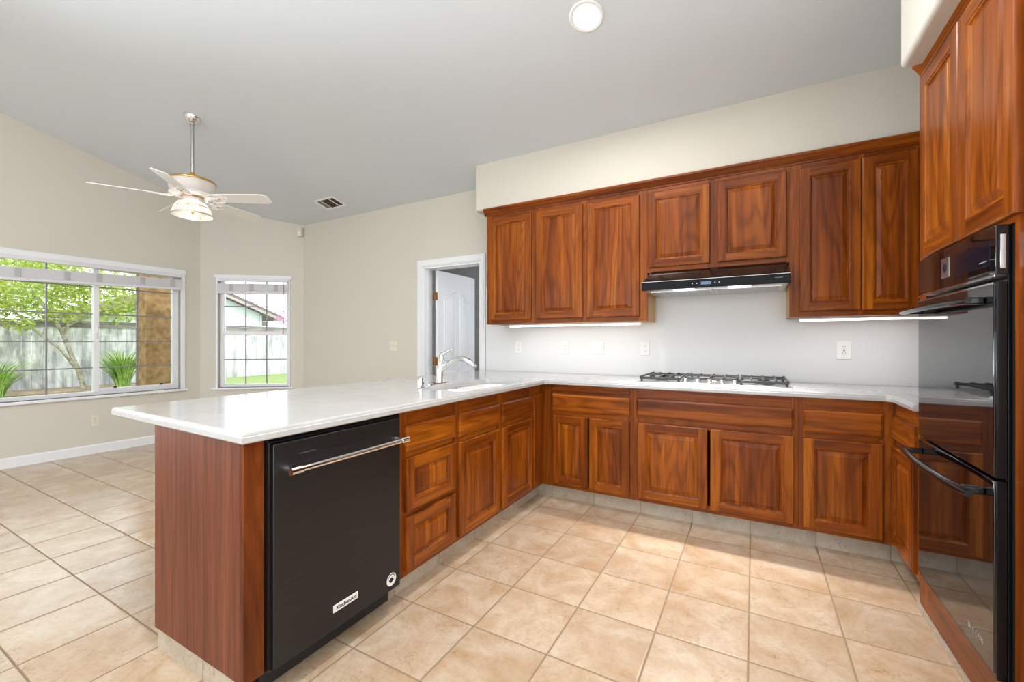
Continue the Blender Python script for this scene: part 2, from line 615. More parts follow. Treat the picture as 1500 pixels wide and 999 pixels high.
# back wall with door opening
DX0, DX1, DZ = -3.14, -2.387, 2.005
k = MB()
top = CEIL0 + 0.03
k.box(-5.19, DX0, YW, YW + .12, 0, top); k.box(DX1, 1.40, YW, YW + .12, 0, top); k.box(DX0, DX1, YW, YW + .12, DZ, top)
struct(k.build('wall_back', M_WALL, smooth=False), 'beige back wall with an open doorway', 'wall')
k = MB()
def wr(y0, y1):
    k.prism([(1.27, y0, 0), (1.27, y1, 0), (1.27, y1, cz(y1) + .03), (1.27, y0, cz(y0) + .03)], (0.13, 0, 0))
wr(-4.0, RIDGE); wr(RIDGE, 3.75)
struct(k.build('wall_right', M_WALL, smooth=False), 'beige side wall behind the oven tower', 'wall')
k = MB()
k.box(-6.3, -5.4, -4.12, -4.0, 0, 3.25); k.box(0.2, 1.4, -4.12, -4.0, 0, 3.25); k.box(-5.4, .2, -4.12, -4.0, 2.7, 3.25)
struct(k.build('wall_rear', M_WALL, smooth=False), 'beige wall with wide patio opening opposite the cooktop', 'wall')

# hall beyond the door
k = MB()
k.box(-4.6, -0.6, 5.6, 5.7, 0, 2.5); k.box(-4.7, -4.6, 3.75, 5.7, 0, 2.5); k.box(-2.0, -1.9, 3.75, 5.7, 0, 2.5)
struct(k.build('wall_hall', M_HALL, smooth=False), 'grey painted walls of the room beyond the doorway', 'wall')
k = MB(); k.box(-4.7, -0.6, 3.75, 5.7, 2.44, 2.5)
struct(k.build('ceiling_hall', M_CEIL, smooth=False), 'white ceiling of the room beyond the doorway', 'ceiling')
lamp('hall_fill', 'AREA', (-2.03, 4.75, 1.5), 9, (0.95, 0.975, 1), (PI / 2, 0, PI / 2), 1.3, 1.8)  # unseen lamp added to brighten the door leaf and hall walls

# soffits
def soffit(name, label, pts_lo, y_far, y_near, x0, x1):
    kk = MB()
    r = 0.02
    kk.prism([(x0, y_near, cz(y_near) + .03), (x0, y_near, pts_lo), (x0, y_far, pts_lo), (x0, y_far, cz(y_far) + .03)], (x1 - x0, 0, 0))
    return struct(kk.build(name, M_WALL, bevel=0.018, seg=3), label, 'soffit')
soffit('wall_soffit_back', 'beige boxed soffit above the cooktop wall cabinets', 2.395, 3.63, 3.305, -2.245, 1.27)
soffit('wall_soffit_right', 'white boxed soffit above the oven tower', 2.395, 2.50, 0.4, 0.565, 1.27)

# baseboards
k = MB(); k.box(XW, XW + .014, -4, 2.86, 0, 0.085); k.prism([(XW, -4, .085), (XW + .014, -4, .085), (XW, -4, .098)], (0, 6.86, 0))
struct(k.build('baseboard_left', M_TRIM), 'white baseboard under the slider window', 'baseboard')
k = MB(); k.prism([bp(0, 0), bp(BLEN, 0), bp(BLEN, .095), bp(0, .095)], -BN * .014)
struct(k.build('baseboard_bay', M_TRIM), 'white baseboard under the narrow window', 'baseboard')
k = MB(); k.box(-5.19, DX0 - .075, YW - .014, YW, 0, .095)
struct(k.build('baseboard_back', M_TRIM), 'white baseboard beside the doorway', 'baseboard')

# backsplash
k = MB(); k.box(-2.318, 1.27, 3.61, 3.63, 0.912, 1.74)
struct(k.build('wall_backsplash', M_SPLASH, smooth=False), 'white slab backsplash behind the cooktop', 'backsplash')

# tile toe-kicks
k = MB(); k.box(-2.03, -1.478, 0.795, 0.835, 0, 0.108)
struct(k.build('trim_1', M_TOEX), 'grey beige tile base under the peninsula end panel', 'toe kick')
k = MB(); k.box(-1.52, -1.478, 1.46, 3.07, 0, 0.112); k.box(-2.03, -2.0, 0.835, 3.6, 0, .108)
struct(k.build('trim_2', M_TOEY), 'grey beige tile base along the peninsula cabinets', 'toe kick')
k = MB(); k.box(-1.478, 0.74, 3.07, 3.11, 0, 0.112)
struct(k.build('trim_3', M_TOEX), 'grey beige tile base under the cooktop cabinets', 'toe kick')
k = MB(); k.box(0.735, 0.77, 2.6, 3.07, 0, 0.112); k.box(0.643, 0.656, 1.70, 2.60, 0, 0.018)
struct(k.build('trim_4', M_TOEY), 'tile base at the foot of the oven tower', 'toe kick')

# ------------------------------------------------------------------ windows
w1 = bpy.data.objects.new('window_1', None); C.objects.link(w1)
struct(w1, 'wide white two-panel slider window with grid bars', 'window'); w1.location = (XW, 0, 0)
k = MB()   # inner casing: head board, right board, sill, apron
k.box(0, .018, WY0 - .04, WY1 + .035, WZ1 - .02, WZ1 + .038)
k.box(0, .016, WY1 - .012, WY1 + .03, WZ0, WZ1)
k.box(0, .016, WY0 - .04, WY0 + .005, WZ0, WZ1)
k.build('casing', M_TRIM, w1, 0.003)
k = MB(); k.box(-.13, .035, WY0 - .05, WY1 + .05, WZ0 - .028, WZ0); k.build('sill', M_TRIM, w1, 0.004)
k = MB()
fy0, fy1 = WY0 + .005, WY1 - .012
k.box(-.115, -.055, fy0, fy0 + .045, WZ0, WZ1); k.box(-.115, -.055, fy1 - .045, fy1, WZ0, WZ1)
k.box(-.115, -.055, fy0 + .045, fy1 - .045, WZ0, WZ0 + .04); k.box(-.115, -.055, fy0 + .045, fy1 - .045, WZ1 - .04, WZ1)
k.build('frame', M_VINYL, w1, 0.003)
YM = 1.876
k = MB(); k.box(-.11, -.045, YM - .022, YM + .022, WZ0 + .03, WZ1 - .03); k.build('meeting_stile', M_VINYL, w1, 0.003)
k = MB()
k.box(-.10, -.053, YM + .02, fy1 - .065, WZ0 + .035, WZ0 + .065); k.box(-.10, -.053, fy1 - .065, fy1 - .04, WZ0 + .035, WZ1 - .035)
k.box(-.10, -.053, YM + .02, fy1 - .065, WZ1 - .065, WZ1 - .035)
k.build('sash', M_VINYL, w1, 0.002)
k = MB()
for z in (0.915, 1.20, 1.495, 1.79):
    k.box(-.092, -.078, fy0 + .04, fy1 - .04, z - .006, z + .006)
for y in (1.152, 1.504, 2.244):
    k.box(-.093, -.077, y - .006, y + .006, WZ0 + .04, WZ1 - .04)
k.build('grid_bars', M_MUNT, w1)
bx('glass', M_GLASS, w1, -.087, -.083, fy0 + .03, fy1 - .03, WZ0 + .03, WZ1 - .03)
for y in (2.03, 2.46):
    bx('latch', M_BLKM, w1, -.055, -.03, y - .012, y + .012, WZ0 + .066, WZ0 + .082, bevel=.002)
k = MB(); k.tube([(-.04, YM, 1.24), (-.03, YM - .005, 1.28), (-.028, YM + .004, 1.34), (-.04, YM, 1.38)], .006, 8); k.build('pull_handle', M_VINYL, w1)

ang = math.atan2(BD.y, BD.x)
w2 = bpy.data.objects.new('window_2', None); C.objects.link(w2)
struct(w2, 'narrow white single-hung window with grid bars', 'window')
w2.location = A2; w2.rotation_euler = (0, 0, ang)     # local x along wall, local +y outdoors
k = MB()
k.box(T0 - .03, T1 + .03, -.016, 0, BZ1 - .015, BZ1 + .028)
k.box(T0 - .012, T0 + .008, -.012, 0, BZ0, BZ1); k.box(T1 - .008, T1 + .012, -.012, 0, BZ0, BZ1)
k.build('casing', M_TRIM, w2, .003)
bx('sill', M_TRIM, w2, T0 - .06, T1 + .05, -.035, .13, BZ0 - .022, BZ0, bevel=.004)
k = MB()
k.box(T0 + .004, T0 + .05, .05, .115, BZ0, BZ1); k.box(T1 - .05, T1 - .004, .05, .115, BZ0, BZ1)
k.box(T0 + .05, T1 - .05, .05, .115, BZ0, BZ0 + .04); k.box(T0 + .05, T1 - .05, .05, .115, BZ1 - .04, BZ1)
k.build('frame', M_VINYL, w2, .003)
k = MB(); k.box(T0 + .03, T1 - .03, .045, .105, 1.285, 1.335); k.build('meeting_rail', M_VINYL, w2, .003)
k = MB()
gx0, gx1 = T0 + .05, T1 - .05
for f_ in (1 / 3, 2 / 3):
    x = gx0 + (gx1 - gx0) * f_
    k.box(x - .006, x + .006, .074, .088, BZ0 + .04, BZ1 - .04)
for z in (0.965, 1.66):
    k.box(gx0, gx1, .075, .087, z - .006, z + .006)
k.build('grid_bars', M_MUNT, w2)
bx('glass', M_GLASS, w2, gx0 - .01, gx1 + .01, .079, .083, BZ0 + .03, BZ1 - .03)

# window blinds
def blind(name, label, loc, rz, x0, x1, ztop, zl, zr, y, thick, tapes):
    t = thing(name, label, 'window blind', loc, rz, None)
    bx('headrail', M_BLIND, t, x0, x1, y - .025, y + .02, ztop - .04, ztop, bevel=.003)
    kk = MB()
    n = 16
    for i in range(n):
        a = i / n
        b = (i + .8) / n
        kk.prism([(x0, y - .025, zl + thick * a), (x1, y - .025, zr + thick * a), (x1, y - .025, zr + thick * b), (x0, y - .025, zl + thick * b)], (0, .05, 0))
    kk.build('slat_stack', M_BLIND, t)
    kk = MB()
    kk.prism([(x0, y - .027, zl - .022), (x1, y - .027, zr - .022), (x1, y - .027, zr), (x0, y - .027, zl)], (0, .054, 0))
    kk.build('bottom_rail', M_BLIND, t, .003)
    for q in tapes:
        xx = x0 + (x1 - x0) * q
        zz = zl + (zr - zl) * q
        kk = MB(); kk.box(xx - .022, xx + .022, y - .031, y + .031, zz + .012, zz + thick - .008); kk.build('ladder_tape', M_TAPE, t, .004)
        for yy in (y - .018, y + .018):
            kk = MB(); kk.tube([(xx, yy, zz + thick), (xx, yy, ztop - .03)], .0018, 6); kk.build('lift_cord', M_VINYL, t)
    return t
b1 = blind('window_blind', 'raised white slatted blind hanging across the wide slider window', (XW, 0, 0), PI / 2, WY0 + .0, WY1 + .0, WZ1 - .02, 1.80, 1.855, -.0, .105, (.12, .34, .5, .74, .93))
b2 = blind('window_blind', 'raised white slatted blind on the narrow bay window', A2, ang, T0 + .005, T1 - .005, BZ1 - .012, 1.84, 1.845, -.0, .105, (.2, .48, .82))
k = MB(); k.tube([(T1 - .06, -.035, 1.98), (T1 - .062, -.037, 1.35), (T1 - .066, -.037, 1.30)], [.003, .003, .007], 8); k.build('tilt_wand', M_HINGE, b2)

# ------------------------------------------------------------------ door_1
d1 = bpy.data.objects.new('door_1', None); C.objects.link(d1)
struct(d1, 'open white arched-panel door with brass hinges', 'door')
k = MB()
cw = .075
for a, b in ((DX0 - cw, DX0), (DX1, DX1 + cw - .018)):
    k.box(a, b, YW - .018, YW, 0, DZ + cw)
    k.box(a + .012, b - .012, YW - .024, YW - .018, 0, DZ + cw - .012)
k.box(DX0, DX1, YW - .018, YW, DZ, DZ + cw)
k.box(DX0 - .012, DX1 + .012, YW - .024, YW - .018, DZ + .012, DZ + cw - .012)
k.build('casing', M_TRIM, d1, .003)
k = MB()
k.box(DX0 - .002, DX0 + .018, YW - .01, YW + .13, 0, DZ); k.box(DX1 - .018, DX1 + .002, YW - .01, YW + .13, 0, DZ); k.box(DX0 + .018, DX1 - .018, YW - .01, YW + .13, DZ - .018, DZ + .002)
k.box(DX0 + .018, DX0 + .03, YW + .03, YW + .075, 0, DZ - .018)
k.build('jamb', M_TRIM, d1, .002)
# leaf: opened ninety degrees into the next room, hinged on the far jamb edge
lx0, lx1, ly0, ly1 = -3.075, -3.04, YW + .125, YW + .125 + .72
k = MB(); k.box(lx0, lx1, ly0, ly1, .012, 1.985)
leaf = k.build('door_leaf', M_TRIM, d1, .002)
k = MB()
def arched(y0, y1, z0, z1, rise, flip):
    pts = [(y0, z0), (y1, z0)]
    n = 12
    for i in range(n + 1):
        s_ = i / n
        y = y1 + (y0 - y1) * s_
        q = s_ if not flip else 1 - s_
        e = q * q * (3 - 2 * q)
        pts.append((y, z1 + rise * e))
    return pts
def inset(pts, d):
    cy = sum(p[0] for p in pts) / len(pts); czz = (min(p[1] for p in pts) + max(p[1] for p in pts)) / 2
    hy = max(abs(p[0] - cy) for p in pts); hz = max(abs(p[1] - czz) for p in pts)
    return [(cy + (p[0] - cy) * (1 - d / hy), czz + (p[1] - czz) * (1 - d / hz)) for p in pts]
for (y0, y1, z0, z1, rise, fl) in ((ly0 + .1, ly0 + .33, .98, 1.68, .1, True), (ly0 + .40, ly0 + .63, .98, 1.68, .1, False), (ly0 + .1, ly0 + .33, .2, .85, 0, True), (ly0 + .40, ly0 + .63, .2, .85, 0, True)):
    P0 = arched(y0, y1, z0, z1, rise, fl)
    rings = [[(lx1 + o, y, z) for y, z in inset(P0, d)] for d, o in ((0, .0), (.008, .011), (.018, .011), (.028, .001), (.05, .009))]
    k.loft(rings, 0, False, True)
k.build('panel_moulding', M_TRIM, leaf)
for z in (1.70, .98, .3):
    k = MB(); k.box(DX0 + .03, lx0 + .001, ly0 - .004, ly0 + .002, z - .045, z + .045); k.box(lx0 + .001, lx1 - .004, ly0 - .004, ly0, z - .045, z + .045)
    k.tube([(lx0 - .002, ly0 - .006, z - .047), (lx0 - .002, ly0 - .006, z + .047)], .007, 8)
    k.build('hinge', M_HINGE, d1)

# ------------------------------------------------------------------ cabinets
def ring_rect(x0, x1, z0, z1, d, y):
    return [(x0 + d, y, z0 + d), (x1 - d, y, z0 + d), (x1 - d, y, z1 - d), (x0 + d, y, z1 - d)]

def door(parent, x0, x1, z0, z1, name='door', fr=.052, th=.02):
    """raised-panel front; local y<0 is towards the viewer, back of the door at y = 0"""
    k = MB()
    F = -th
    # outer edge
    k.loft([ring_rect(x0, x1, z0, z1, 0, 0), ring_rect(x0, x1, z0, z1, 0, F + .006), ring_rect(x0, x1, z0, z1, .0018, F + .0025), ring_rect(x0, x1, z0, z1, .006, F)], 0, True, False)
    e = .006
    # stiles (vertical grain) and rails (horizontal grain)
    for a, b in ((x0 + e, x0 + fr), (x1 - fr, x1 - e)):
        k.add([(a, F, z0 + e), (b, F, z0 + e), (b, F, z1 - e), (a, F, z1 - e)], [(0, 1, 2, 3)], 0)
    for a, b in ((z0 + e, z0 + fr), (z1 - fr, z1 - e)):
        k.add([(x0 + fr, F, a), (x1 - fr, F, a), (x1 - fr, F, b), (x0 + fr, F, b)], [(0, 1, 2, 3)], 1)
    # sticking
    prof = [(fr, F), (fr + .003, F + .003), (fr + .008, F + .004), (fr + .012, F + .010)]
    k.loft([ring_rect(x0, x1, z0, z1, d, y) for d, y in prof], 0, False, False)
    prof = [(fr + .012, F + .010), (fr + .016, F + .010), (fr + .036, F + .0035), (fr + .038, F + .002)]
    k.loft([ring_rect(x0, x1, z0, z1, d, y) for d, y in prof], 2, False, True)
    return k.build(name, [W_V, W_H, W_P], parent, angle=12)

def slab(parent, x0, x1, z0, z1, name='drawer', th=.02):
    k = MB()
    F = -th
    k.loft([ring_rect(x0, x1, z0, z1, d, y) for d, y in ((0, 0), (0, F + .009), (.0015, F + .006), (.010, F + .0015), (.0125, F))], 0, True, True)
    return k.build(name, W_S, parent, angle=10)

def face_frame(parent, rects):
    k = MB()
    for x0, x1, z0, z1, mi in rects:
        k.box(x0, x1, 0, .019, z0, z1, mi)
    return k.build('face_frame', [W_V, W_H], parent, .0012, 1)

def cabinet(name, label, cat, loc, rz, wdt, z0, z1, depth, stiles, rails, fronts, group=None, dark_inside=True):
    t = thing(name, label, cat, loc, rz, group)
    k = MB()
    a_, b_ = .001, wdt - .001
    k.box(a_, a_ + .016, .019, depth, z0, z1); k.box(b_ - .016, b_, .019, depth, z0, z1)
    k.box(a_ + .016, b_ - .016, .019, depth, z0, z0 + .016); k.box(a_ + .016, b_ - .016, depth - .012, depth, z0 + .016, z1)
    if z1 > 1:
        k.box(a_ + .016, b_ - .016, .019, depth - .012, z1 - .016, z1)
    k.build('carcass', W_V, t)
    rc = [(a, b, z0, z1, 0) for a, b in stiles] + [(a, b, c, d, 1) for a, b, c, d in rails]
    face_frame(t, rc)
    for fr in fronts:
        if fr[0] == 'door':
            door(t, *fr[1:])
        elif fr[0] == 'panel_drawer':
            door(t, *fr[1:], name='drawer', fr=.05)
        elif fr[0] == 'slab':
            slab(t, *fr[1:])
        elif fr[0] == 'filler':
            k = MB(); k.box(fr[1], fr[2], -.018, 0, fr[3], fr[4]); k.build('filler_panel', W_V, t, .003)
        elif fr[0] == 'board':
            k = MB(); k.box(fr[1], fr[2], -.016, 0, fr[3], fr[4]); k.build('pull_out_board', W_S, t, .003)
    return t

ZB0, ZB1 = 0.107, 0.877
def S(stile_x, wdt, edges):
    return stile_x

# --- peninsula (faces +X: local x -> +Y) face plane x = -1.41
PR = PI / 2
FX = -1.41
# drawer base  Y 1.455..1.885
def base_unit(name, label, cat, loc, rz, wdt, cols, zsplit, fronts, depth=.59, group=None):
    """cols: list of (x0,x1) front columns; stiles fill the spaces around them; zsplit: rail heights"""
    st, rl = [], []
    px = 0
    for a, b in cols:
        st.append((px, a + .012)); px = b - .012
    st.append((px, wdt))
    for a, b in cols:
        for c, d in zsplit:
            rl.append((a + .012, b - .012, c, d))
    return cabinet(name, label, cat, loc, rz, wdt, ZB0, ZB1, depth, st, rl, fronts, group)

TOPR = (.795, .877); BOTR = (.107, .15)
y0 = 1.455
base_unit('drawer_cabinet', 'cherry three-drawer base cabinet next to the dark dishwasher', 'base cabinet', (FX, y0, 0), PR, .435,
          [(1.494 - y0, 1.872 - y0)], [TOPR, (.64, .70), (.37, .42), BOTR],
          [('slab', 1.494 - y0, 1.872 - y0, .684, .808), ('panel_drawer', 1.494 - y0, 1.872 - y0, .408, .656), ('panel_drawer', 1.494 - y0, 1.872 - y0, .135, .383)])
y0 = 1.89
base_unit('sink_cabinet', 'cherry base cabinet with two doors below the sink', 'base cabinet', (FX, y0, 0), PR, 1.11,
          [(1.909 - y0, 2.329 - y0), (2.371 - y0, 2.79 - y0)], [TOPR, (.635, .69), BOTR],
          [('slab', 1.909 - y0, 2.329 - y0, .677, .806), ('slab', 2.371 - y0, 2.79 - y0, .677, .806),
           ('door', 1.909 - y0, 2.329 - y0, .13, .648), ('door', 2.371 - y0, 2.79 - y0, .13, .648), ('filler', 2.822 - y0, 2.975 - y0, .125, .81)])
# end panel with front stile
t = thing('end_panel', 'reddish cherry laminate end panel at the open end of the peninsula', 'end panel', (-2.007, .775, 0))
bx('panel', W_L, t, 0, .578, 0, .02, .1, .877, bevel=.001)
bx('stile', W_VS, t, .5785, .5985, 0, .067, .1, .877, bevel=.002)
bx('return_panel', W_L, t, 0, .02, .02, .067, .1, .877)
bx('back_panel', W_L, t, 0, .012, .067, .675, .1, .877)

# --- back run (faces -Y) face plane y = 3.0
FY = 3.0
x0 = -1.41
base_unit('base_cabinet', 'cherry corner base cabinet with pull-out board, one drawer and two narrow doors', 'base cabinet', (x0, FY, 0), 0, .69,
          [(-1.328 - x0, -.744 - x0)], [(.80, .877), (.63, .70), BOTR],
          [('board', -1.332 - x0, -.744 - x0, .829, .85), ('slab', -1.326 - x0, -.743 - x0, .683, .807),
           ('door', -1.322 - x0, -1.046 - x0, .13, .646), ('door', -1.036 - x0, -.745 - x0, .13, .646)])
x0 = -.72
base_unit('base_cabinet', 'wide cherry base cabinet directly under the cooktop', 'base cabinet', (x0, FY, 0), 0, .947,
          [(-.695 - x0, .205 - x0)], [TOPR, (.63, .70), BOTR],
          [('slab', -.698 - x0, .205 - x0, .684, .809), ('door', -.692 - x0, -.254 - x0, .132, .646), ('door', -.239 - x0, .205 - x0, .132, .646)])
x0 = .227
base_unit('base_cabinet', 'cherry base cabinet with one drawer over one door between cooktop cabinet and inner corner', 'base cabinet', (x0, FY, 0), 0, .428,
          [(.25 - x0, .606 - x0)], [TOPR, (.63, .69), BOTR],
          [('slab', .25 - x0, .606 - x0, .678, .807), ('door', .251 - x0, .606 - x0, .128, .644)])
# --- side run beside the oven (faces -X: local x -> -Y), face plane x = .655
base_unit('base_cabinet', 'small cherry base cabinet squeezed against the double oven', 'base cabinet', (.655, 3.0, 0), -PI / 2, .40,
          [(.008, .37)], [TOPR, (.63, .69), BOTR],
          [('slab', .012, .372, .685, .808), ('door', .012, .372, .13, .65)], depth=.6)

# --- wall cabinets, face plane y = 3.31
def wall_unit(name, label, loc, wdt, z0, z1, cols, depth=.298):
    st, rl = [], []
    px = 0
    x0 = loc[0]
    cc = [(a - x0, b - x0) for a, b in cols]
    for a, b in cc:
        if a + .012 > px:
            st.append((px, a + .012))
        px = b - .012
    st.append((px, wdt))
    for a, b in cc:
        rl += [(a + .012, b - .012, z0, z0 + .045), (a + .012, b - .012, z1 - .10, z1)]
    return cabinet(name, label, 'wall cabinet', loc, 0, wdt, z0, z1, depth, st, rl, [('door', a, b, z0 + .036, 2.302) for a, b in cc])
UZ0, UZ1 = 1.353, 2.395
wall_unit('wall_cabinet', 'single-door cherry wall cabinet at the doorway end of the uppers', (-2.117, 3.31, 0), .48, UZ0, UZ1, [(-2.078, -1.657)])
u2 = wall_unit('wall_cabinet', 'two-door tall cherry wall cabinet between the single-door one and the range hood', (-1.637, 3.31, 0), .946, UZ0, UZ1, [(-1.617, -1.20), (-1.158, -.747)])
bx('side_panel', W_IN, u2, .945, .9465, .02, .298, UZ0 + .001, UZ1 - .7); bx('bottom_panel', W_IN, u2, .0, .945, .02, .298, UZ0 - .002, UZ0)
wall_unit('wall_cabinet', 'short two-door cherry wall cabinet above the range hood', (-.691, 3.31, 0), .894, 1.71, UZ1, [(-.704 + .02, -.264), (-.217, .19)])
u4 = wall_unit('wall_cabinet', 'two-door tall cherry wall cabinet tucked beside the oven tower', (.203, 3.31, 0), .70, UZ0, UZ1, [(.257, .566), (.57, .829)])
bx('side_panel', W_IN, u4, -.0015, 0, .02, .298, UZ0 + .001, UZ1 - .7)

# crown mouldings
def crown(name, label, path, nrm):
    """path: start, end; nrm: outward direction"""
    s_, e_ = Vector(path[0]), Vector(path[1])
    n = Vector(nrm)
    prof = [(0, -.062), (.006, -.062), (.008, -.052), (.014, -.046), (.020, -.034), (.030, -.020), (.036, -.014), (.036, -.004), (.036, 0), (0, 0)]
    kk = MB()
    kk.prism([s_ + n * a + Vector((0, 0, b)) for a, b in prof], e_ - s_)
    return struct(kk.build(name, W_H, angle=20), label, 'crown moulding')
crown('trim_5', 'cherry crown moulding along the top of the cooktop wall cabinets', ((-2.135, 3.31, 2.395), (.90, 3.31, 2.395)), (0, -1, 0))
o = crown('trim_6', 'cherry crown moulding along the top of the oven tower', ((.655, 2.56, 2.43), (.655, 1.68, 2.43)), (-1, 0, 0))
o.data.materials[0] = wood('cherry_horizontal_y', 'y', WD, WM, WL, rings=85, ringmix=0.28)

# --- oven tower (faces -X), face plane x = .655, local x -> -Y, from y = 2.60
TY = 2.60
tw = thing('oven_tower_cabinet', 'tall cherry cabinet housing the black double oven', 'tall cabinet', (.655, TY, 0), -PI / 2)
k = MB()
k.box(.0, .9, .019, .6, 1.545, 2.43); k.box(0, .02, .019, .6, .02, 1.545); k.box(.88, .9, .019, .6, .02, 1.545); k.box(.02, .88, .019, .6, .02, .18); k.box(.02, .88, .58, .6, .18, 1.545)
k.build('carcass', W_V, tw)
face_frame(tw, [(0, .11, .02, 2.43, 0), (.815, .9, .02, 2.43, 0), (.11, .815, .02, .19, 1), (.11, .815, 1.54, 1.60, 1), (.11, .815, 2.29, 2.43, 1), (.46, .50, 1.60, 2.29, 0)])
for a, b in ((TY - 2.513, TY - 2.124), (TY - 2.114, TY - 1.737)):
    door(tw, a, b, 1.556, 2.345, fr=.06)

# ------------------------------------------------------------------ double oven
ov = thing('double_oven', 'black glass double wall oven built into the cherry tower', 'oven', (.655, 2.485, 0), -PI / 2)   # local x = 2.485 - Y
OW = .682
bx('oven_body', M_BLKM, ov, .0, OW, 0.002, .56, .20, 1.535)
bx('trim_frame', M_BLACK, ov, -.0, OW + .0, -.008, .002, .197, 1.538, bevel=.002)
cp = MB(); cp.box(.012, OW + .006, -.036, -.008, 1.392, 1.538)
cp = cp.build('control_panel', M_BGLASS, ov, .002)
k = MB(); k.box(OW + .0062, OW + .009, -.026, -.014, 1.41, 1.51); k.build('side_trim', M_STEEL, cp, .001)
k = MB(); k.box(.012, OW + .004, -.0375, -.036, 1.386, 1.3925); k.build('edge_trim', M_CHROME, cp)
bx('display', plain('oven_display', (.004, .006, .014), .12, 0, .5), cp, .40, .655, -.0366, -.036, 1.425, 1.50)
k = MB(); k.box(.0, .072, -.0012, 0, 0, .072)
pad = k.build('control_pad', M_STEEL, cp, loc=(.275, -.0362, 1.432))
k = MB(); M_ = Matrix.Rotation(PI / 2, 3, 'X')
k.lathe([(.017, 0), (.017, .0006), (.011, .0006), (.011, 0)], (.036, -.0012, .036), 20, 0, True, True, M_)
k.prism([(.036, -.0019, .024), (.042, -.0019, .036), (.036, -.0019, .048), (.030, -.0019, .036)], (0, .0006, 0))
k.build('pad_symbol', M_INK, pad)
k = MB()
for i in range(9):
    k.box(.585 + i * .006, .589 + i * .006, -.0369, -.0366, 1.4385, 1.4415)
k.build('display_text', M_RUBBER, cp)
def oven_door(zl, zh, logo=False):
    k = MB(); k.box(.012, OW - .004, -.036, -.010, zl, zh)
    d = k.build('door', M_BGLASS, ov, .003)
    bx('edge_trim', M_BLACK, d, OW - .0035, OW + .004, -.033, -.010, zl, zh, bevel=.001)
    zz = zh - .05
    for a in (.055, OW - .07):
        bx('handle_bracket', M_BLACK, d, a - .014, a + .014, -.085, -.036, zz - .011, zz + .011, bevel=.004)
    kk = MB()
    pts = []
    for i in range(17):
        q = i / 16
        pts.append((.01 + q * (OW - .02), -.088 - .022 * math.sin(PI * q), zz))
    kk.tube(pts, [.010] + [.0125] * 15 + [.010], 12)
    kk.build('handle', M_BLACK, d)
    bx('top_trim', M_CHROME, d, .014, OW - .006, -.0375, -.036, zh - .006, zh - .001)
    return d
dA = oven_door(.795, 1.372)
dB = oven_door(.215, .785)
k = MB(); k.box(.012, OW - .002, -.03, -.008, .197, .213); k.build('vent_strip', M_BLACK, ov, .002)
text_mesh('JENN-AIR', .0235, M_STEEL, 'logo', dB, (.56, -.0366, .268), (PI / 2, 0, 0), spacing=1.08)

# ------------------------------------------------------------------ countertop
def offs(poly, d):
    n = len(poly)
    out = []
    for i in range(n):
        p0, p1, p2 = Vector(poly[i - 1]), Vector(poly[i]), Vector(poly[(i + 1) % n])
        e0, e1 = (p1 - p0).normalized(), (p2 - p1).normalized()
        n0, n1 = Vector((-e0.y, e0.x)), Vector((-e1.y, e1.x))
        b = (n0 + n1)
        b = b / b.dot(n0) if b.length > 1e-6 else n0
        out.append(p1 + b * d)
    return out

CT = [(-2.43, .782), (-1.372, .750), (-1.367, 2.945), (-1.347, 2.965), (.612, 2.965), (.632, 2.945), (.632, 2.602), (1.262, 2.602), (1.262, 3.608), (-2.33, 3.608), (-2.43, 3.48)]
SX0, SX1, SY0, SY1 = -1.80, -1.435, 1.985, 2.80
def rrect(x0, x1, y0, y1, r, n=5):
    out = []
    for cx, cy, a0 in ((x1 - r, y0 + r, -PI / 2), (x1 - r, y1 - r, 0), (x0 + r, y1 - r, PI / 2), (x0 + r, y0 + r, PI)):
        for i in range(n + 1):
            a = a0 + PI / 2 * i / n
            out.append((cx + r * math.cos(a), cy + r * math.sin(a)))
    return out
def counter():
    bm = bmesh.new()
    prof = [(.012, .912), (.007, .9095), (.004, .904), (.0035, .900), (0, .897), (0, .881), (.004, .877)]
    loops = [[bm.verts.new((p.x, p.y, z)) for p in offs(CT, d)] for d, z in prof]
    n = len(CT)
    for a, b in zip(loops, loops[1:]):
        for i in range(n):
            bm.faces.new((a[i], a[(i + 1) % n], b[(i + 1) % n], b[i]))
    hole = rrect(SX0, SX1, SY0, SY1, .05)
    hprof = [(-.006, .912), (-.002, .910), (0, .904), (0, .877)]
    hl = []
    for d, z in hprof:
        hl.append([bm.verts.new((p.x, p.y, z)) for p in offs(hole, d)])
    m = len(hole)
    for a, b in zip(hl, hl[1:]):
        for i in range(m):
            bm.faces.new((a[(i + 1) % m], a[i], b[i], b[(i + 1) % m]))
    for lo, ho in ((loops[0], hl[0]), (loops[-1], hl[-1])):
        ed = [bm.edges.get((lo[i], lo[(i + 1) % n])) for i in range(n)] + [bm.edges.get((ho[i], ho[(i + 1) % m])) for i in range(m)]
        bmesh.ops.triangle_fill(bm, use_beauty=True, use_dissolve=False, edges=ed)
    bmesh.ops.recalc_face_normals(bm, faces=bm.faces)
    me = bpy.data.meshes.new('countertop')
    bm.to_mesh(me); bm.free()
    me.materials.append(M_QTZ)
    me.polygons.foreach_set('use_smooth', [True] * len(me.polygons))
    me.set_sharp_from_angle(angle=math.radians(24))
    o = bpy.data.objects.new('countertop', me); C.objects.link(o)
    return o
tag(counter(), 'glossy white countertop running over the peninsula and around to the oven tower', 'countertop')

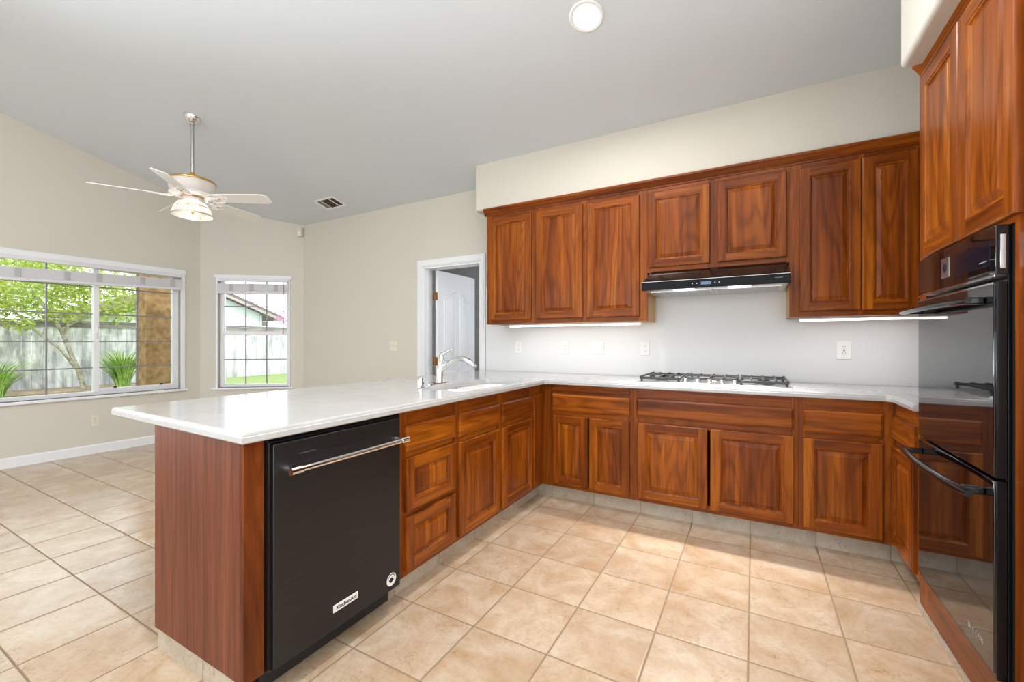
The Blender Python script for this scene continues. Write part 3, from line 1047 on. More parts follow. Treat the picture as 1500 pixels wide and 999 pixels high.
# sink: two bowls under the cut-out
sk = thing('sink', 'white double-bowl sink set into the peninsula countertop', 'sink', ((SX0 + SX1) / 2, (SY0 + SY1) / 2, .70))
ox, oy = (SX0 + SX1) / 2, (SY0 + SY1) / 2
def bowl(ya, yb, depth):
    kk = MB()
    top_ = rrect(SX0 - .004 - ox, SX1 + .004 - ox, ya - oy, yb - oy, .05)
    rings = []
    for d, z in ((0, .876), (.004, .868), (.012, .78), (.02, .915 - depth + .03), (.05, .915 - depth)):
        rings.append([(p.x, p.y, z - .70) for p in offs(top_, d)])
    kk.loft(rings, 0, False, True)
    b = kk.build('bowl', M_SINK, sk, angle=60)
    kk = MB(); kk.lathe([(.001, .0), (.03, .0), (.04, .004), (.043, .001)], ((SX0 + SX1) / 2 - ox, (ya + yb) / 2 - oy, .9155 - depth - .70), 20, 0, True, False)
    kk.build('drain', M_CHROME, b)
    return b
bowl(SY0 - .004, 2.37, .19)
bowl(2.40, SY1 + .004, .17)
bx('divider', M_SINK, sk, SX0 + .002 - ox, SX1 - .002 - ox, 2.366 - oy, 2.404 - oy, .60 - .70 + .13, .872 - .70, bevel=.008)

# faucet
FXX, FYY = -1.845, 2.30
fa = thing('faucet', 'chrome pull-out kitchen faucet with lever behind the sink', 'faucet', (FXX, FYY, .912))
k = MB()
ring = []
for sx in range(28):
    a = 2 * PI * sx / 28
    ring.append((.03 * math.cos(a), .127 * math.copysign(abs(math.sin(a)) ** .8, math.sin(a))))
k.loft([[(x, y, 0) for x, y in ring], [(x, y, .006) for x, y in ring], [(x * .85, y * .96, .012) for x, y in ring]], 0)
k.build('base_plate', M_CHROME, fa)
k = MB(); k.tube([(0, 0, .010), (0, 0, .03), (.004, 0, .09), (.012, 0, .14), (.02, 0, .185)], [.030, .026, .024, .024, .020], 18)
k.build('body', M_CHROME, fa)
k = MB()
k.tube([(.008, .0, .095), (.045, .003, .12), (.09, .006, .152), (.135, .010, .172), (.175, .013, .174), (.205, .016, .163)], [.018, .017, .016, .016, .018, .020], 14)
sp = k.build('spout', M_CHROME, fa)
k = MB(); k.tube([(.205, .016, .163), (.235, .018, .148), (.262, .020, .13), (.268, .020, .124)], [.020, .019, .014, .011], 14); k.build('spray_head', M_CHROME, sp)
k = MB(); k.tube([(.266, .020, .127), (.276, .021, .118)], [.013, .012], 12); k.build('aerator', M_RUBBER, sp)
k = MB(); k.tube([(.012, 0, .17), (.02, 0, .20), (.04, .002, .212), (.075, .004, .225), (.105, .006, .238)], [.021, .017, .010, .007, .005], 12); k.build('lever', M_CHROME, fa)
ag = thing('air_gap', 'short chrome air-gap cap beside the faucet base plate', 'air gap', (-1.825, 2.085, .912))
k = MB(); k.lathe([(.028, 0), (.028, .004), (.021, .006), (.021, .055), (.018, .061), (.002, .063)], (0, 0, 0), 24); k.build('cap', M_CHROME, ag)
k = MB(); k.box(.018, .0225, -.004, .004, .02, .03); k.build('vent_slot', M_SLOT, ag)

# ------------------------------------------------------------------ cooktop
CX0, CX1, CY0, CY1 = -.715, .205, 3.06, 3.575
ck = thing('cooktop', 'stainless gas cooktop with black iron grates', 'cooktop', (0, 0, .912))
k = MB()
base = [(CX0, CY0), (CX1, CY0), (CX1, CY1), (CX0, CY1)]
k.loft([[(p.x, p.y, z) for p in offs(base, d)] for d, z in ((0, 0), (0, .006), (.004, .009), (.02, .009), (.024, .007))], 0)
k.build('pan', M_STEEL, ck)
def grate(x0, x1, ya, yb, nx):
    kk = MB()
    zt, th, wd = .046, .012, .006
    for a, b in ((x0, x0 + 2 * wd), (x1 - 2 * wd, x1)):
        kk.box(a, b, ya, yb, zt - th, zt)
    for a, b in ((ya, ya + 2 * wd), (yb - 2 * wd, yb)):
        kk.box(x0, x1, a, b, zt - th - .010, zt - .006)
    ym = (ya + yb) / 2
    kk.box(x0, x1, ym - wd, ym + wd, zt - th, zt)
    for i in range(1, nx):
        x = x0 + (x1 - x0) * i / nx
        kk.box(x - wd * .8, x + wd * .8, ya + .03, ym - .035, zt - th, zt + .002)
        kk.box(x - wd * .8, x + wd * .8, ym + .035, yb - .03, zt - th, zt + .002)
        if i == nx // 2:
            kk.box(x - wd * .8, x + wd * .8, ya, yb, zt - th, zt)
    for a in (x0 + .012, x1 - .012):
        for b in (ya + .012, yb - .012):
            kk.lathe([(.009, .008), (.007, .02), (.007, zt - .004)], (a, b, 0), 8)
    return kk.build('grate', M_IRON, ck, .002)
grate(CX0 + .015, -.43, CY0 + .03, CY1 - .03, 4)
grate(-.42, -.09, CY0 + .15, CY1 - .03, 4)
grate(-.08, CX1 - .015, CY0 + .03, CY1 - .03, 4)
for bx_, by_, r in ((-.565, 3.19, .036), (-.565, 3.445, .045), (-.255, 3.385, .055), (.06, 3.19, .045), (.06, 3.445, .036)):
    kk = MB(); kk.lathe([(r * 1.25, .008), (r * 1.2, .014), (r, .016), (r, .024), (r * .8, .027), (.001, .027)], (bx_, by_, 0), 24); b_ = kk.build('burner', M_IRON, ck)
    kk = MB(); kk.lathe([(r * 1.3, .0075), (r * 1.45, .0075), (r * 1.4, .012), (r * 1.25, .012)], (bx_, by_, 0), 24, 0, False, False); kk.build('burner_ring', M_STEEL, b_)
for i in range(5):
    x = -.405 + i * .075
    kk = MB(); kk.lathe([(.021, .008), (.021, .014), (.017, .017), (.0155, .032), (.013, .035), (.001, .035)], (x, CY0 + .075, 0), 18); kb = kk.build('knob', M_STEEL, ck)
    kk = MB(); kk.box(x - .003, x + .003, CY0 + .06, CY0 + .09, .035, .0385); kk.build('knob_grip', M_IRON, kb, .001)

# ------------------------------------------------------------------ range hood
hd = thing('range_hood', 'slim under-cabinet range hood with dark glass front', 'range hood', (-.24, 3.0, 1.55))
HX0, HX1 = -.445, .437
k = MB()   # shell: body behind the glass
k.prism([(HX0 + .012, .125, .058), (HX0 + .012, .30, .158), (HX0 + .012, .608, .158), (HX0 + .012, .608, .012), (HX0 + .012, .10, .012)], (HX1 - HX0 - .024, 0, 0))
k.build('body', M_STEEL, hd)
k = MB(); k.prism([(HX0 + .004, .104, .060), (HX0 + .03, .291, .158), (HX1 - .012, .291, .158), (HX1 - .004, .104, .060)], (0, .004, .006))
k.build('glass_panel', plain('hood_glass', (.012, .009, .008), .05, 0.0, 0.6, 0.4), hd)
k = MB(); k.box(HX0, HX1, .085, .105, .003, .060); fp = k.build('front_panel', plain('hood_black', (.006, .006, .007), .3, 0, .15), hd, .002)
bx('edge_trim', M_STEEL, fp, HX0 + .002, HX1 - .002, .086, .104, .060, .0625)
bx('display', M_DISP, fp, -.062, .0, .0842, .085, .022, .042)
for x in (-.115, -.088, .022, .047):
    k = MB(); k.lathe([(.0035, 0), (.0035, .0008), (.001, .0008)], (x, .085, .032), 10, 0, True, True, Matrix.Rotation(PI / 2, 3, 'X')); k.build('button', M_BTN, fp)
k = MB()
for i in range(7):
    k.box(.355 + i * .006, .3585 + i * .006, .0844, .085, .036, .0405)
k.build('brand_mark', M_RUBBER, fp)
k = MB(); k.box(HX0 + .01, HX1 - .01, .105, .60, .003, .012); un = k.build('underside', M_STEEL, hd)
for a, b in ((HX0 + .04, -.006), (.006, HX1 - .04)):
    k = MB()
    k.box(a, b, .20, .215, -.002, .0029); k.box(a, b, .56, .575, -.002, .0029); k.box(a, a + .015, .215, .56, -.002, .0029); k.box(b - .015, b, .215, .56, -.002, .0029)
    for i in range(14):
        y = .225 + i * .024
        k.box(a + .015, b - .015, y, y + .012, -.001, .003)
    k.build('filter', M_STEEL, hd)
for x in (-.175, .16):
    k = MB(); k.box(x - .065, x + .065, .125, .16, -.0015, .003); k.build('lamp', M_LED, hd)
    lamp('hood_lamp', 'AREA', (-.24 + x, 3.142, 1.545), 5.2, (1, .96, .91), (math.radians(-10), 0, 0), .12, .03, math.radians(100))

# ------------------------------------------------------------------ under-cabinet lights
def undercab(x0, x1, z, label, e):
    t = thing('under_cabinet_light', label, 'under-cabinet light', ((x0 + x1) / 2, 3.40, z), 0, None)
    hw = (x1 - x0) / 2
    bx('housing', M_WHITE, t, -hw, hw, -.02, .02, -.012, -.001, bevel=.002)
    bx('diffuser', M_LED, t, -hw + .006, hw - .006, -.021, .018, -.021, -.0115, bevel=.003)
    lamp('under_cabinet_lamp', 'AREA', ((x0 + x1) / 2, 3.40, z - .024), e, (1, .98, .95), (0, 0, 0), x1 - x0, .03)
    return t
undercab(-1.925, -.76, UZ0 - .003, 'glowing white light bar under the wall cabinets nearest the doorway', 0.6)
undercab(.26, .90, UZ0 - .001, 'glowing white light bar under the wall cabinet beside the oven', 0.5)

# ------------------------------------------------------------------ dishwasher (faces +X; local x = Y - .845, local -y = +X)
dw = thing('dishwasher', 'dark stainless dishwasher with chrome bar handle in the peninsula', 'dishwasher', (FX, .845, 0), PR)
bx('tub', M_BLKM, dw, .0, .607, .0, .56, .10, .868)
k = MB(); k.box(.0, .008, -.022, .0, .105, .862); k.box(.596, .607, -.012, .0, .105, .862); k.box(.0, .607, -.012, 0, .862, .876); k.build('surround', M_BLACK, dw, .001)
bx('kick_plate', M_BLKM, dw, .01, .60, .05, .07, .012, .112)
k = MB(); k.box(.007, .588, -.036, -.002, .115, .856); dd = k.build('door', M_BSS, dw, .002)
bx('edge_strip', M_BLACK, dd, .006, .0085, -.034, -.002, .113, .857)
bx('vent_slot', M_SLOT, dd, .103, .163, -.0364, -.0358, .806, .810)
k = MB()
k.tube([(.04, -.085, .768), (.05, -.085, .768), (.572, -.085, .768), (.582, -.085, .768)], .0105, 16)
hn = k.build('handle', M_CHROME, dd)
for x in (.055, .565):
    k = MB(); k.tube([(x, -.036, .768), (x, -.06, .768), (x, -.085, .768)], [.013, .009, .009], 12); k.build('handle_post', M_CHROME, hn)
    k = MB(); k.tube([(x - .02, -.085, .768), (x + .02, -.085, .768)], .0135, 16); k.build('handle_collar', M_CHROME, hn)
k = MB(); k.lathe([(.009, 0), (.009, .001), (.001, .0012)], (.0385, -.085, .768), 14, 0, True, True, Matrix.Rotation(-PI / 2, 3, 'Y')); k.build('handle_medallion', M_INKR, hn)
bp_ = MB(); bp_.box(.237, .352, -.0385, -.036, .178, .205)
bp_ = bp_.build('badge', M_PAPER, dd, .0005)
text_mesh('KitchenAid', .0205, M_INK, 'badge_text', bp_, (.2965, -.0388, .191), (PI / 2, 0, 0), bold=.0005, spacing=1.02)
MR = Matrix.Rotation(PI / 2, 3, 'X')
k = MB(); k.lathe([(.0275, 0), (.0275, .0005), (.001, .0005)], (.535, -.036, .162), 32, 0, True, True, MR); st_ = k.build('sticker', M_PAPER, dd)
k = MB()
for i in range(13):
    a = math.radians(20 + i * 11.7)
    c_, s_ = math.cos(a) * .0215, math.sin(a) * .0215
    k.prism([(.535 + c_ - .0018, -.0369, .162 + s_ - .002), (.535 + c_ + .0018, -.0369, .162 + s_ - .002), (.535 + c_ + .0018, -.0369, .162 + s_ + .002), (.535 + c_ - .0018, -.0369, .162 + s_ + .002)], (0, .0003, 0))
k.build('sticker_ring_text', M_INK, st_)
k = MB(); k.lathe([(.011, 0), (.011, .0004), (.0065, .0004), (.0065, 0)], (.533, -.0365, .160), 20, 0, True, True, MR)
k.prism([(.533, -.037, .160), (.541, -.037, .172), (.545, -.037, .170), (.539, -.037, .158)], (0, .0004, 0))
k.box(.520, .532, -.037, -.0366, .1585, .1625)
k.box(.537, .549, -.037, -.0366, .156, .160)
k.build('sticker_emblem', M_INK, st_)

# ------------------------------------------------------------------ outlets and switches
def plate(name, label, loc, rz, kind, mt, cat='outlet', wd=.07, ht=.115):
    t = thing(name, label, cat, loc, rz)
    k = MB(); k.box(-wd / 2, wd / 2, -.006, 0, -ht / 2, ht / 2); k.build('cover_plate', mt, t, .0025)
    def socket(x, z):
        kk = MB(); kk.loft([[(x + p[0], y, z + p[1]) for p in rrect(-.0165, .0165, -.014, .014, .008)] for y in (-.006, -.0085)], 0); s_ = kk.build('receptacle', mt, t)
        kk = MB(); kk.box(x - .0075, x - .0055, -.0089, -.008, z - .001, z + .008); kk.box(x + .0055, x + .0075, -.0089, -.008, z - .001, z + .008); kk.box(x - .002, x + .002, -.0089, -.008, z - .010, z - .006)
        kk.build('slots', M_SLOT, s_)
    if kind == 'duplex':
        socket(0, .0195); socket(0, -.0195)
    elif kind == 'gfci':
        k = MB(); k.box(-.0165, .0165, -.009, -.006, -.0335, .0335); k.build('insert', mt, t, .001)
        socket_z = .021
        for z in (.021, -.021):
            kk = MB(); kk.box(-.0075, -.0055, -.0095, -.008, z - .001, z + .007); kk.box(.0055, .0075, -.0095, -.008, z - .001, z + .007); kk.box(-.002, .002, -.0095, -.008, z - .009, z - .005); kk.build('slots', M_SLOT, t)
        bx('reset_button', M_RUBBER, t, -.006, .006, -.0105, -.009, .002, .006); bx('test_button', M_SLOT, t, -.006, .006, -.0105, -.009, -.006, -.002)
    elif kind.startswith('rocker'):
        n = int(kind[-1])
        for i in range(n):
            x = (i - (n - 1) / 2) * .046
            k = MB(); k.box(x - .0165, x + .0165, -.0085, -.006, -.0335, .0335); k.build('rocker', mt, t, .001)
    elif kind.startswith('toggle'):
        n = int(kind[-1])
        for i in range(n):
            x = (i - (n - 1) / 2) * .046
            k = MB(); k.prism([(x - .0045, -.006, -.012), (x + .0045, -.006, -.012), (x + .0045, -.006, .012), (x - .0045, -.006, .012)], (0, -.001, 0)); k.box(x - .004, x + .004, -.018, -.006, -.001, .009); k.build('toggle', mt, t)
    for z in (ht / 2 - .012, -ht / 2 + .012):
        pass
    return t
plate('outlet', 'white outlet on the backsplash closest to the doorway', (-1.947, 3.61, 1.142), 0, 'duplex', M_WHITE)
plate('outlet', 'white outlet on the backsplash just beside the double rocker switch', (-1.474, 3.61, 1.143), 0, 'duplex', M_WHITE)
plate('light_switch', 'white double rocker light switch on the backsplash', (-1.177, 3.61, 1.146), 0, 'rocker2', M_WHITE, 'light switch', .117)
plate('outlet', 'white outlet on the backsplash beside the cooktop below the hood corner', (-.773, 3.61, 1.143), 0, 'duplex', M_WHITE)
plate('outlet', 'white outlet with test buttons on the backsplash beside the oven', (.529, 3.61, 1.139), 0, 'gfci', M_WHITE, 'outlet', .08, .125)
plate('light_switch', 'ivory three-toggle light switch on the wall beside the doorway', (-3.577, 3.63, 1.147), 0, 'toggle3', M_IVORY, 'light switch', .117)
plate('outlet', 'ivory outlet low on the wall under the slider window', (XW, 1.848, .352), PI / 2, 'duplex', M_IVORY)

# ------------------------------------------------------------------ ceiling fittings
sl = math.atan(CS)
def on_ceiling(name, label, cat, x, y):
    t = thing(name, label, cat, (x, y, cz(y)))
    t.rotation_euler = (-sl, 0, 0)
    return t
t = on_ceiling('recessed_light', 'round lit recessed ceiling light above the kitchen', 'ceiling light', -.832, 2.356)
k = MB(); k.lathe([(.098, .0), (.098, -.003), (.092, -.007), (.080, -.006), (.074, -.002)], (0, 0, 0), 40, 0, True, False); k.build('trim_ring', M_WHITE, t)
k = MB(); k.lathe([(.075, -.0035), (.001, -.0035)], (0, 0, 0), 32, 0, False, False); k.build('lens', M_CAN, t)
lamp('recessed_and_fill_lamp', 'AREA', (-.832, 2.356, cz(2.356) - .03), 24, (1, .97, .93), (-sl, 0, 0), .15)
# unseen fill lamps added below the ceiling to even the light, without fittings
for x, y in ((-.832, .55), (.1, -.7), (-2.6, -.6)):
    lamp('recessed_and_fill_lamp', 'AREA', (x, y, cz(y) - .03), 24, (1, .97, .93), (-sl if y > RIDGE else sl, 0, 0), .15)

t = on_ceiling('ceiling_vent', 'white rectangular ceiling air vent above the bay', 'vent', -4.29, 3.335)
k = MB()
vx, vy = .165, .10
k.box(-vx, vx, -vy, -vy + .022, -.008, .0); k.box(-vx, vx, vy - .022, vy, -.008, 0); k.box(-vx, -vx + .022, -vy + .022, vy - .022, -.008, 0); k.box(vx - .022, vx, -vy + .022, vy - .022, -.008, 0)
k.box(-.075, -.063, -vy + .02, vy - .02, -.006, 0); k.box(.058, .070, -vy + .02, vy - .02, -.006, 0)
k.build('frame', M_WHITE, t, .002)
bx('backing', M_VENTD, t, -vx + .02, vx - .02, -vy + .02, vy - .02, -.0012, -.0004)
k = MB()
for i in range(11):
    y = -vy + .03 + i * .014
    k.prism([(-.063, y, -.001), (-.063, y + .007, -.006), (-.063, y + .008, -.006), (-.063, y + .001, -.001)], (.121, 0, 0))
k.build('louvers', M_VENTD, t)
k = MB()
for i in range(7):
    x = -vx + .026 + i * .009
    k.prism([(x, -vy + .022, -.001), (x + .005, -vy + .022, -.006), (x + .006, -vy + .022, -.006), (x + .001, -vy + .022, -.001)], (0, 2 * vy - .044, 0))
k.build('side_louvers', M_WHITE, t)

t = thing('motion_sensor', 'small white motion sensor high in the wall corner', 'sensor', (-5.2, 3.60, 2.635), math.radians(19))
k = MB()
prof = [(-.032, 0), (.032, 0), (.036, -.02), (.026, -.045), (-.026, -.045), (-.036, -.02)]
k.loft([[(x * s_, y * s_, z) for x, y in prof] for s_, z in ((.9, -.055), (1, -.05), (1, .05), (.92, .056))], 0)
ms = k.build('housing', M_IVORY, t)
bx('lens', M_WHITE, t, -.02, .02, -.0475, -.044, -.035, .005, bevel=.002)
bx('mount', M_IVORY, t, -.012, .012, 0, .04, -.02, .02)

# ------------------------------------------------------------------ ceiling fan
FNX, FNY = -4.286, 1.927
zc = cz(FNY)
fan = thing('ceiling_fan', 'white five-blade ceiling fan with glass light bowl and brass trim', 'ceiling fan', (FNX, FNY, 0))
k = MB(); Mt = Matrix.Rotation(-sl, 3, 'X')
k.lathe([(.068, 0), (.068, -.008), (.055, -.028), (.034, -.05), (.02, -.056)], (0, 0, zc), 28, 0, True, True, Mt); k.build('canopy', M_CHROME, fan)
k = MB(); k.lathe([(.014, zc - .045), (.014, 2.63)], (0, 0, 0), 14); k.lathe([(.02, zc - .07), (.02, zc - .05)], (0, 0, 0), 14); k.build('downrod', plain('rod_steel', (.5, .5, .5), .25, .9), fan)
k = MB(); k.lathe([(.018, 2.675), (.026, 2.66), (.026, 2.635), (.06, 2.626), (.135, 2.616), (.168, 2.606), (.176, 2.598), (.1765, 2.588), (.165, 2.584)], (0, 0, 0), 36, 0, True, False); k.build('top_plate', M_BRASS, fan)
k = MB(); k.lathe([(.150, 2.592), (.168, 2.588), (.172, 2.575), (.168, 2.53), (.158, 2.50), (.15, 2.49), (.10, 2.485), (.01, 2.485)], (0, 0, 0), 40); mo = k.build('motor_housing', M_FANP, fan)
k = MB(); k.lathe([(.10, 2.487), (.165, 2.487), (.170, 2.477), (.155, 2.468), (.10, 2.466)], (0, 0, 0), 40); k.build('flywheel', M_FANW, fan)
k = MB(); k.lathe([(.075, 2.468), (.078, 2.45), (.070, 2.43), (.062, 2.425)], (0, 0, 0), 28); k.build('switch_housing', M_FANP, fan)
k = MB(); k.lathe([(.08, 2.462), (.083, 2.457), (.08, 2.452)], (0, 0, 0), 28, 0, False, False); k.build('brass_band', M_BRASS, mo)
BZ = 2.465
for i in range(5):
    a = math.radians(30 + 72 * i)
    Rz = Matrix.Rotation(a, 4, 'Z')
    pit = Matrix.Rotation(math.radians(-16), 4, 'X')
    M4 = Matrix.Translation((0, 0, BZ - .01)) @ Rz @ Matrix.Rotation(math.radians(1.0), 4, 'Y') @ pit
    out = [(.20, -.055), (.30, -.060), (.60, -.068), (.635, -.066), (.668, -.045), (.668, .045), (.635, .066), (.60, .068), (.30, .060), (.20, .055)]
    k = MB()
    k.prism([M4 @ Vector((x, y, 0)) for x, y in out], (0, 0, .006))
    bl = k.build('blade', M_FANW, fan, .001)
    k = MB()
    def lp(cx, cy, rx, ry, n=18):
        return [M4 @ Vector((cx + rx * math.cos(2 * PI * q / n), cy + ry * math.sin(2 * PI * q / n), -.004)) for q in range(n + 1)]
    k.tube([M4 @ Vector((.13, 0, .006)), M4 @ Vector((.17, 0, -.002)), M4 @ Vector((.26, 0, -.004))], [.012, .010, .006], 8)
    k.tube(lp(.215, .032, .055, .026), .0045, 6); k.tube(lp(.215, -.032, .055, .026), .0045, 6); k.tube(lp(.265, 0, .035, .022), .0045, 6)
    k.build('blade_iron', M_FANW, bl)
    k = MB(); k.lathe([(.010, -.002), (.011, .0), (.006, .006)], M4 @ Vector((.235, 0, -.012)), 10); k.build('iron_medallion', M_BRASS, bl)
# light kit
BW = ((.056, 2.425), (.085, 2.418), (.110, 2.402), (.130, 2.370), (.143, 2.335), (.150, 2.308))
k = MB(); k.lathe(list(BW) + [(.150, 2.302)], (0, 0, 0), 40, 0, False, False); sh = k.build('light_bowl', M_SHADE, fan)
k = MB()
for i in range(10):
    a = 2 * PI * i / 10
    k.tube([((r + .001) * math.cos(a), (r + .001) * math.sin(a), z) for r, z in BW], .0028, 6)
k.lathe([(.152, 2.312), (.156, 2.307), (.154, 2.297), (.149, 2.297)], (0, 0, 0), 40, 0, False, False)
k.lathe([(.131, 2.374), (.1345, 2.370), (.132, 2.366)], (0, 0, 0), 40, 0, False, False)
k.build('bowl_ribs', plain('rib_metal', (.62, .58, .52), .35, .4), sh)
for i in range(4):
    a = 2 * PI * i / 4 + .5
    cx_, cy_ = .065 * math.cos(a), .065 * math.sin(a)
    k = MB(); k.lathe([(.012, 2.41), (.012, 2.375)], (cx_, cy_, 0), 12); sk_ = k.build('lamp_socket', M_BRASS, fan)
    k = MB(); k.lathe([(.008, 2.375), (.016, 2.358), (.017, 2.345), (.010, 2.322), (.002, 2.308)], (cx_, cy_, 0), 12); k.build('bulb', M_BULB, sk_)
k = MB(); k.lathe([(.02, 2.425), (.02, 2.40), (.012, 2.395), (.012, 2.325), (.004, 2.31)], (0, 0, 0), 12); k.build('center_stem', M_BRASS, fan)
k = MB(); k.tube([(.07, .02, 2.44), (.075, .03, 2.33), (.075, .03, 2.28)], .0012, 5); k.lathe([(.004, 2.28), (.005, 2.265), (.002, 2.255)], (.075, .03, 0), 8); k.build('pull_chain', M_BRASS, fan)
lamp('fan_lamp', 'POINT', (FNX, FNY, 2.36), 4.5, (1, .93, .84), size=.04)

# ------------------------------------------------------------------ outdoors
GZ = -0.08
k = MB(); k.box(-60, -6.32, -30, 45, GZ - .2, GZ)
struct(k.build('ground_lawn', M_LAWN, smooth=False), 'green lawn outside the windows', 'lawn')
k = MB(); k.box(-16.45, -14.9, -6, 6.2, GZ - .01, GZ + .03)
struct(k.build('ground_soil', M_SOIL, smooth=False), 'bare soil bed along the fence', 'soil')

fe = thing('fence', 'weathered grey board fence along the back of the yard', 'fence', (-16.5, 0, GZ))
k = MB()
y = -8.0
FTOP = 1.84
while y < 22:
    wd = random.uniform(.185, .2)
    dx = random.uniform(-.006, .006)
    k.box(dx, .02 + dx, y, y + wd - .007, 0, FTOP - .02 + random.uniform(-.012, .012))
    y += wd
k.build('boards', M_FENCE, fe, smooth=False)
k = MB(); k.box(-.07, -.02, -8, 22, .3, .39); k.box(-.07, -.02, -8, 22, FTOP - .4, FTOP - .31); k.build('rails', M_FENCE, fe)
k = MB(); k.box(.02, .045, -8, 22, FTOP - .16, FTOP - .04); k.box(-.06, .07, -8, 22, FTOP - .02, FTOP + .02); k.build('cap_rail', noisy('fence_cap', (.12, .11, .10), (.30, .28, .26), 3, .9, (1, .4, 1)), fe)
for i in range(12):
    k = MB(); k.box(-.16, -.07, -7 + 2.4 * i, -6.91 + 2.4 * i, 0, FTOP); k.build('post', M_FENCE, fe)

col = thing('porch_column', 'brown stucco porch column outside the slider window', 'column', (-7.68, 3.0, GZ))
k = MB(); k.box(-.18, .18, -.2, .22, 0, 2.9); k.build('shaft', M_STUCCO, col, .012)
k = MB(); k.box(-.22, .22, -.24, .26, 0, .12); k.build('plinth', M_STUCCO, col, .012)
k = MB(); k.box(-.21, .21, -.23, .25, 2.72, 2.9); k.build('capital', M_STUCCO, col, .012)

def leaves(mb, c, r, n, s, flat=1.0):
    for _ in range(n):
        while True:
            p = Vector((random.uniform(-1, 1), random.uniform(-1, 1), random.uniform(-1, 1)))
            if p.length < 1:
                break
        p = p * (p.length ** -.35 if p.length > .05 else 1)
        q = Vector(c) + Vector((p.x * r[0], p.y * r[1], p.z * r[2]))
        d = Vector((random.gauss(0, 1), random.gauss(0, 1), random.gauss(0, .7))).normalized()
        e = d.cross(Vector((random.gauss(0, 1), random.gauss(0, 1), random.gauss(0, 1)))).normalized()
        L = s * random.uniform(.7, 1.3)
        W = L * .32
        mb.add([q - d * L, q + e * W, q + d * L, q - e * W], [(0, 1, 2, 3)])

def tree(name, label, base, trunk, blobs, leafn, size, lm, group=None):
    t = thing(name, label, 'tree', base, 0, group)
    kk = MB()
    for path, r0, r1 in trunk:
        n = len(path)
        kk.tube(path, [r0 + (r1 - r0) * i / (n - 1) for i in range(n)], 8)
    kk.build('trunk', M_BARK, t)
    kk = MB()
    for c, r in blobs:
        leaves(kk, c, r, int(leafn * r[0] * r[1] * r[2]) + 60, size)
    kk.build('crown', lm, t, smooth=False)
    return t
tree('tree', 'leafy yellow-green tree leaning in front of the fence', (-15.0, 4.3, GZ),
     [([(0, 0, 0), (0, -.1, .5), (0, -.26, 1.0), (0, -.42, 1.55), (0, -.6, 1.95), (0, -.9, 2.4)], .06, .03), ([(0, -.1, .5), (.05, -.45, 1.1), (.1, -.95, 1.6), (.1, -1.3, 2.1)], .04, .02),
      ([(0, -.38, 1.45), (0, -.25, 1.9), (0, .0, 2.3)], .035, .015), ([(0, -.42, 1.6), (0, -.2, 1.75), (0, .4, 2.1), (0, .8, 2.4)], .025, .012)],
     [((0, -.9, 2.55), (.9, 1.0, .75)), ((0, .3, 2.5), (.8, .9, .55)), ((.1, -1.9, 2.3), (.9, .9, .65)), ((0, .95, 2.35), (.6, .6, .45)), ((0, -.1, 3.1), (1, 1.2, .6)), ((.2, -1.2, 1.72), (.35, .3, .22)), ((.2, 0.5, 1.95), (.35, .45, .2)), ((.2, -2.1, 1.75), (.45, .5, .3)), ((.2, -.5, 1.95), (.5, .5, .2)), ((.1, -3.2, 2.5), (1, 1, .8))],
     1500, .075, M_LEAF)
tree('tree', 'tall leafy tree rising beyond the fence behind the leaning one', (-19.5, 3.2, GZ), [([(0, 0, 0), (.1, .1, 1.5), (0, .2, 3.0)], .14, .08)],
     [((0, 0, 3.3), (1.8, 2.2, 1.2)), ((0, 1.8, 3.0), (1.4, 1.5, .9)), ((0, -2.2, 3.2), (1.6, 1.8, 1.1)), ((0, .5, 4.3), (1.8, 2.4, .8))], 420, .11, M_LEAF)
tree('blossom_tree', 'small pink-flowering tree beside the neighbouring house', (-21.5, 14.1, GZ), [([(0, 0, 0), (0, .05, 1.2), (0, .2, 2.4)], .09, .04)],
     [((0, .1, 2.55), (.7, .55, .5)), ((0, .6, 2.9), (.6, .5, .5)), ((0, -.35, 2.35), (.4, .3, .25)), ((0, 1.0, 2.4), (.6, .5, .6))], 700, .07, M_PINK)
tree('blossom_tree', 'pink-flowering tree top showing above the neighbouring roof', (-30, 17.0, GZ), [([(0, 0, 0), (0, .05, 2), (0, .1, 4.0)], .1, .05)],
     [((0, -.1, 3.95), (.6, .55, .4)), ((0, .5, 3.8), (.5, .5, .35))], 420, .07, M_PINK)

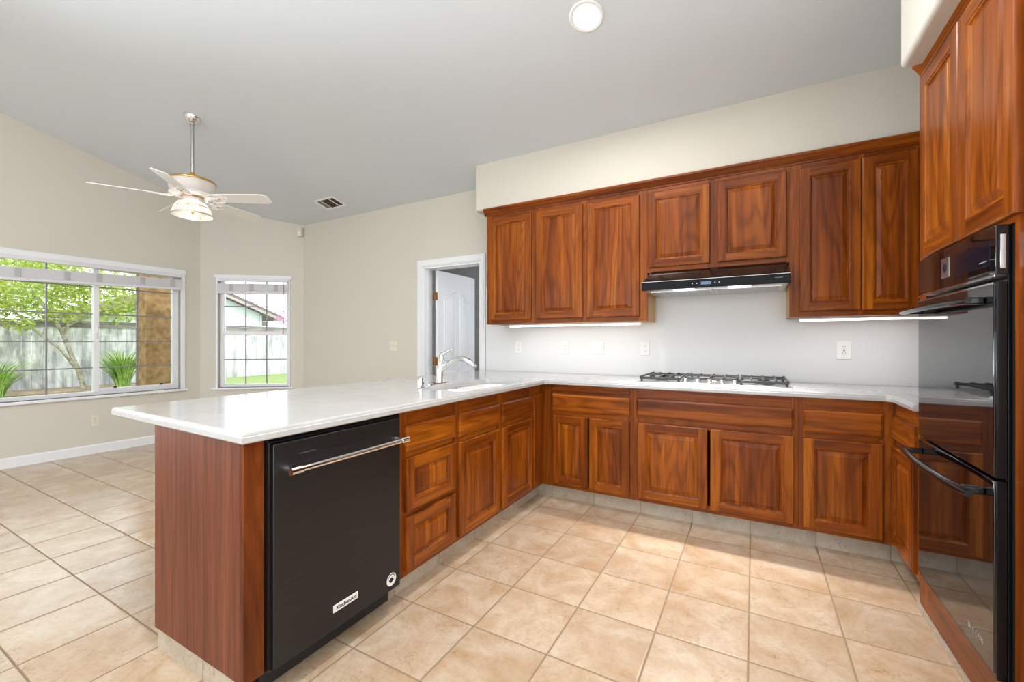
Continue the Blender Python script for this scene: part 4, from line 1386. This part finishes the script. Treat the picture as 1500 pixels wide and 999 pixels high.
def clump(label, base, n, h):
    t = thing('grass_clump', label, 'plant', base)
    kk = MB()
    for i in range(n):
        a = random.uniform(0, 2 * PI)
        lean = random.uniform(.1, .75) * h
        hh = h * random.uniform(.65, 1.05)
        r0 = random.uniform(0, .14)
        d = Vector((math.cos(a), math.sin(a), 0))
        sd = Vector((-d.y, d.x, 0))
        w_ = random.uniform(.010, .017)
        L_, R_ = [], []
        for q in range(6):
            s_ = q / 5
            p = d * (r0 + lean * s_ ** 1.7) + Vector((0, 0, hh * (s_ - .28 * s_ ** 3)))
            ww = w_ * (1 - s_ ** 2 * .95)
            L_.append(p + sd * ww); R_.append(p - sd * ww)
        kk.add(L_ + R_, [(q, q + 1, 7 + q, 6 + q) for q in range(5)])
    kk.build('blades', M_BLADE, t, smooth=False)
    return t
clump('clump of green strap leaves between the tree trunk and the porch column', (-14.5, 4.9, GZ + .03), 300, 1.45)
clump('clump of green strap leaves by the fence, away from the porch column', (-14.5, 2.72, GZ + .03), 220, 1.15)

ho = thing('house', 'pale-sided neighbouring house with brown gabled roof', 'house', (-24, 14.1, GZ))
def hz(y):
    return 3.75 - (y + 2.1) * .385
k = MB(); k.prism([(0, -6, 0), (0, 0, 0), (0, 0, hz(0) - .1), (0, -2.6, hz(-2.6) - .1), (0, -6, hz(-2.6) - 1.4)], (-8, 0, 0)); k.build('walls', M_SIDING, ho, smooth=False)
k = MB(); k.prism([(.35, -2.6, hz(-2.6)), (.35, 1.15, hz(1.15)), (.35, 1.15, hz(1.15) + .22), (.35, -2.6, hz(-2.6) + .22)], (-8.6, 0, 0)); k.prism([(.35, -2.6, hz(-2.6)), (.35, -6.5, hz(-2.6) - 1.5), (.35, -6.5, hz(-2.6) - 1.3), (.35, -2.6, hz(-2.6) + .22)], (-8.6, 0, 0)); k.build('roof', M_ROOF, ho, smooth=False)
k = MB(); k.prism([(.36, -2.6, hz(-2.6) - .10), (.36, 1.18, hz(1.18) - .10), (.36, 1.18, hz(1.18) + .05), (.36, -2.6, hz(-2.6) + .05)], (.03, 0, 0)); k.build('fascia', M_FASCIA, ho)
k = MB(); k.box(.05, .1, -.02, .05, 0, hz(0) - .2)
for i in range(14):
    k.box(0, .012, -5.6 + i * .4, -5.58 + i * .4, 0, 2.6)
k.build('siding_battens', M_SIDING, ho)
bx('porch_beam', M_FASCIA, ho, -1.2, -.9, .1, 1.0, 2.2, 2.45)
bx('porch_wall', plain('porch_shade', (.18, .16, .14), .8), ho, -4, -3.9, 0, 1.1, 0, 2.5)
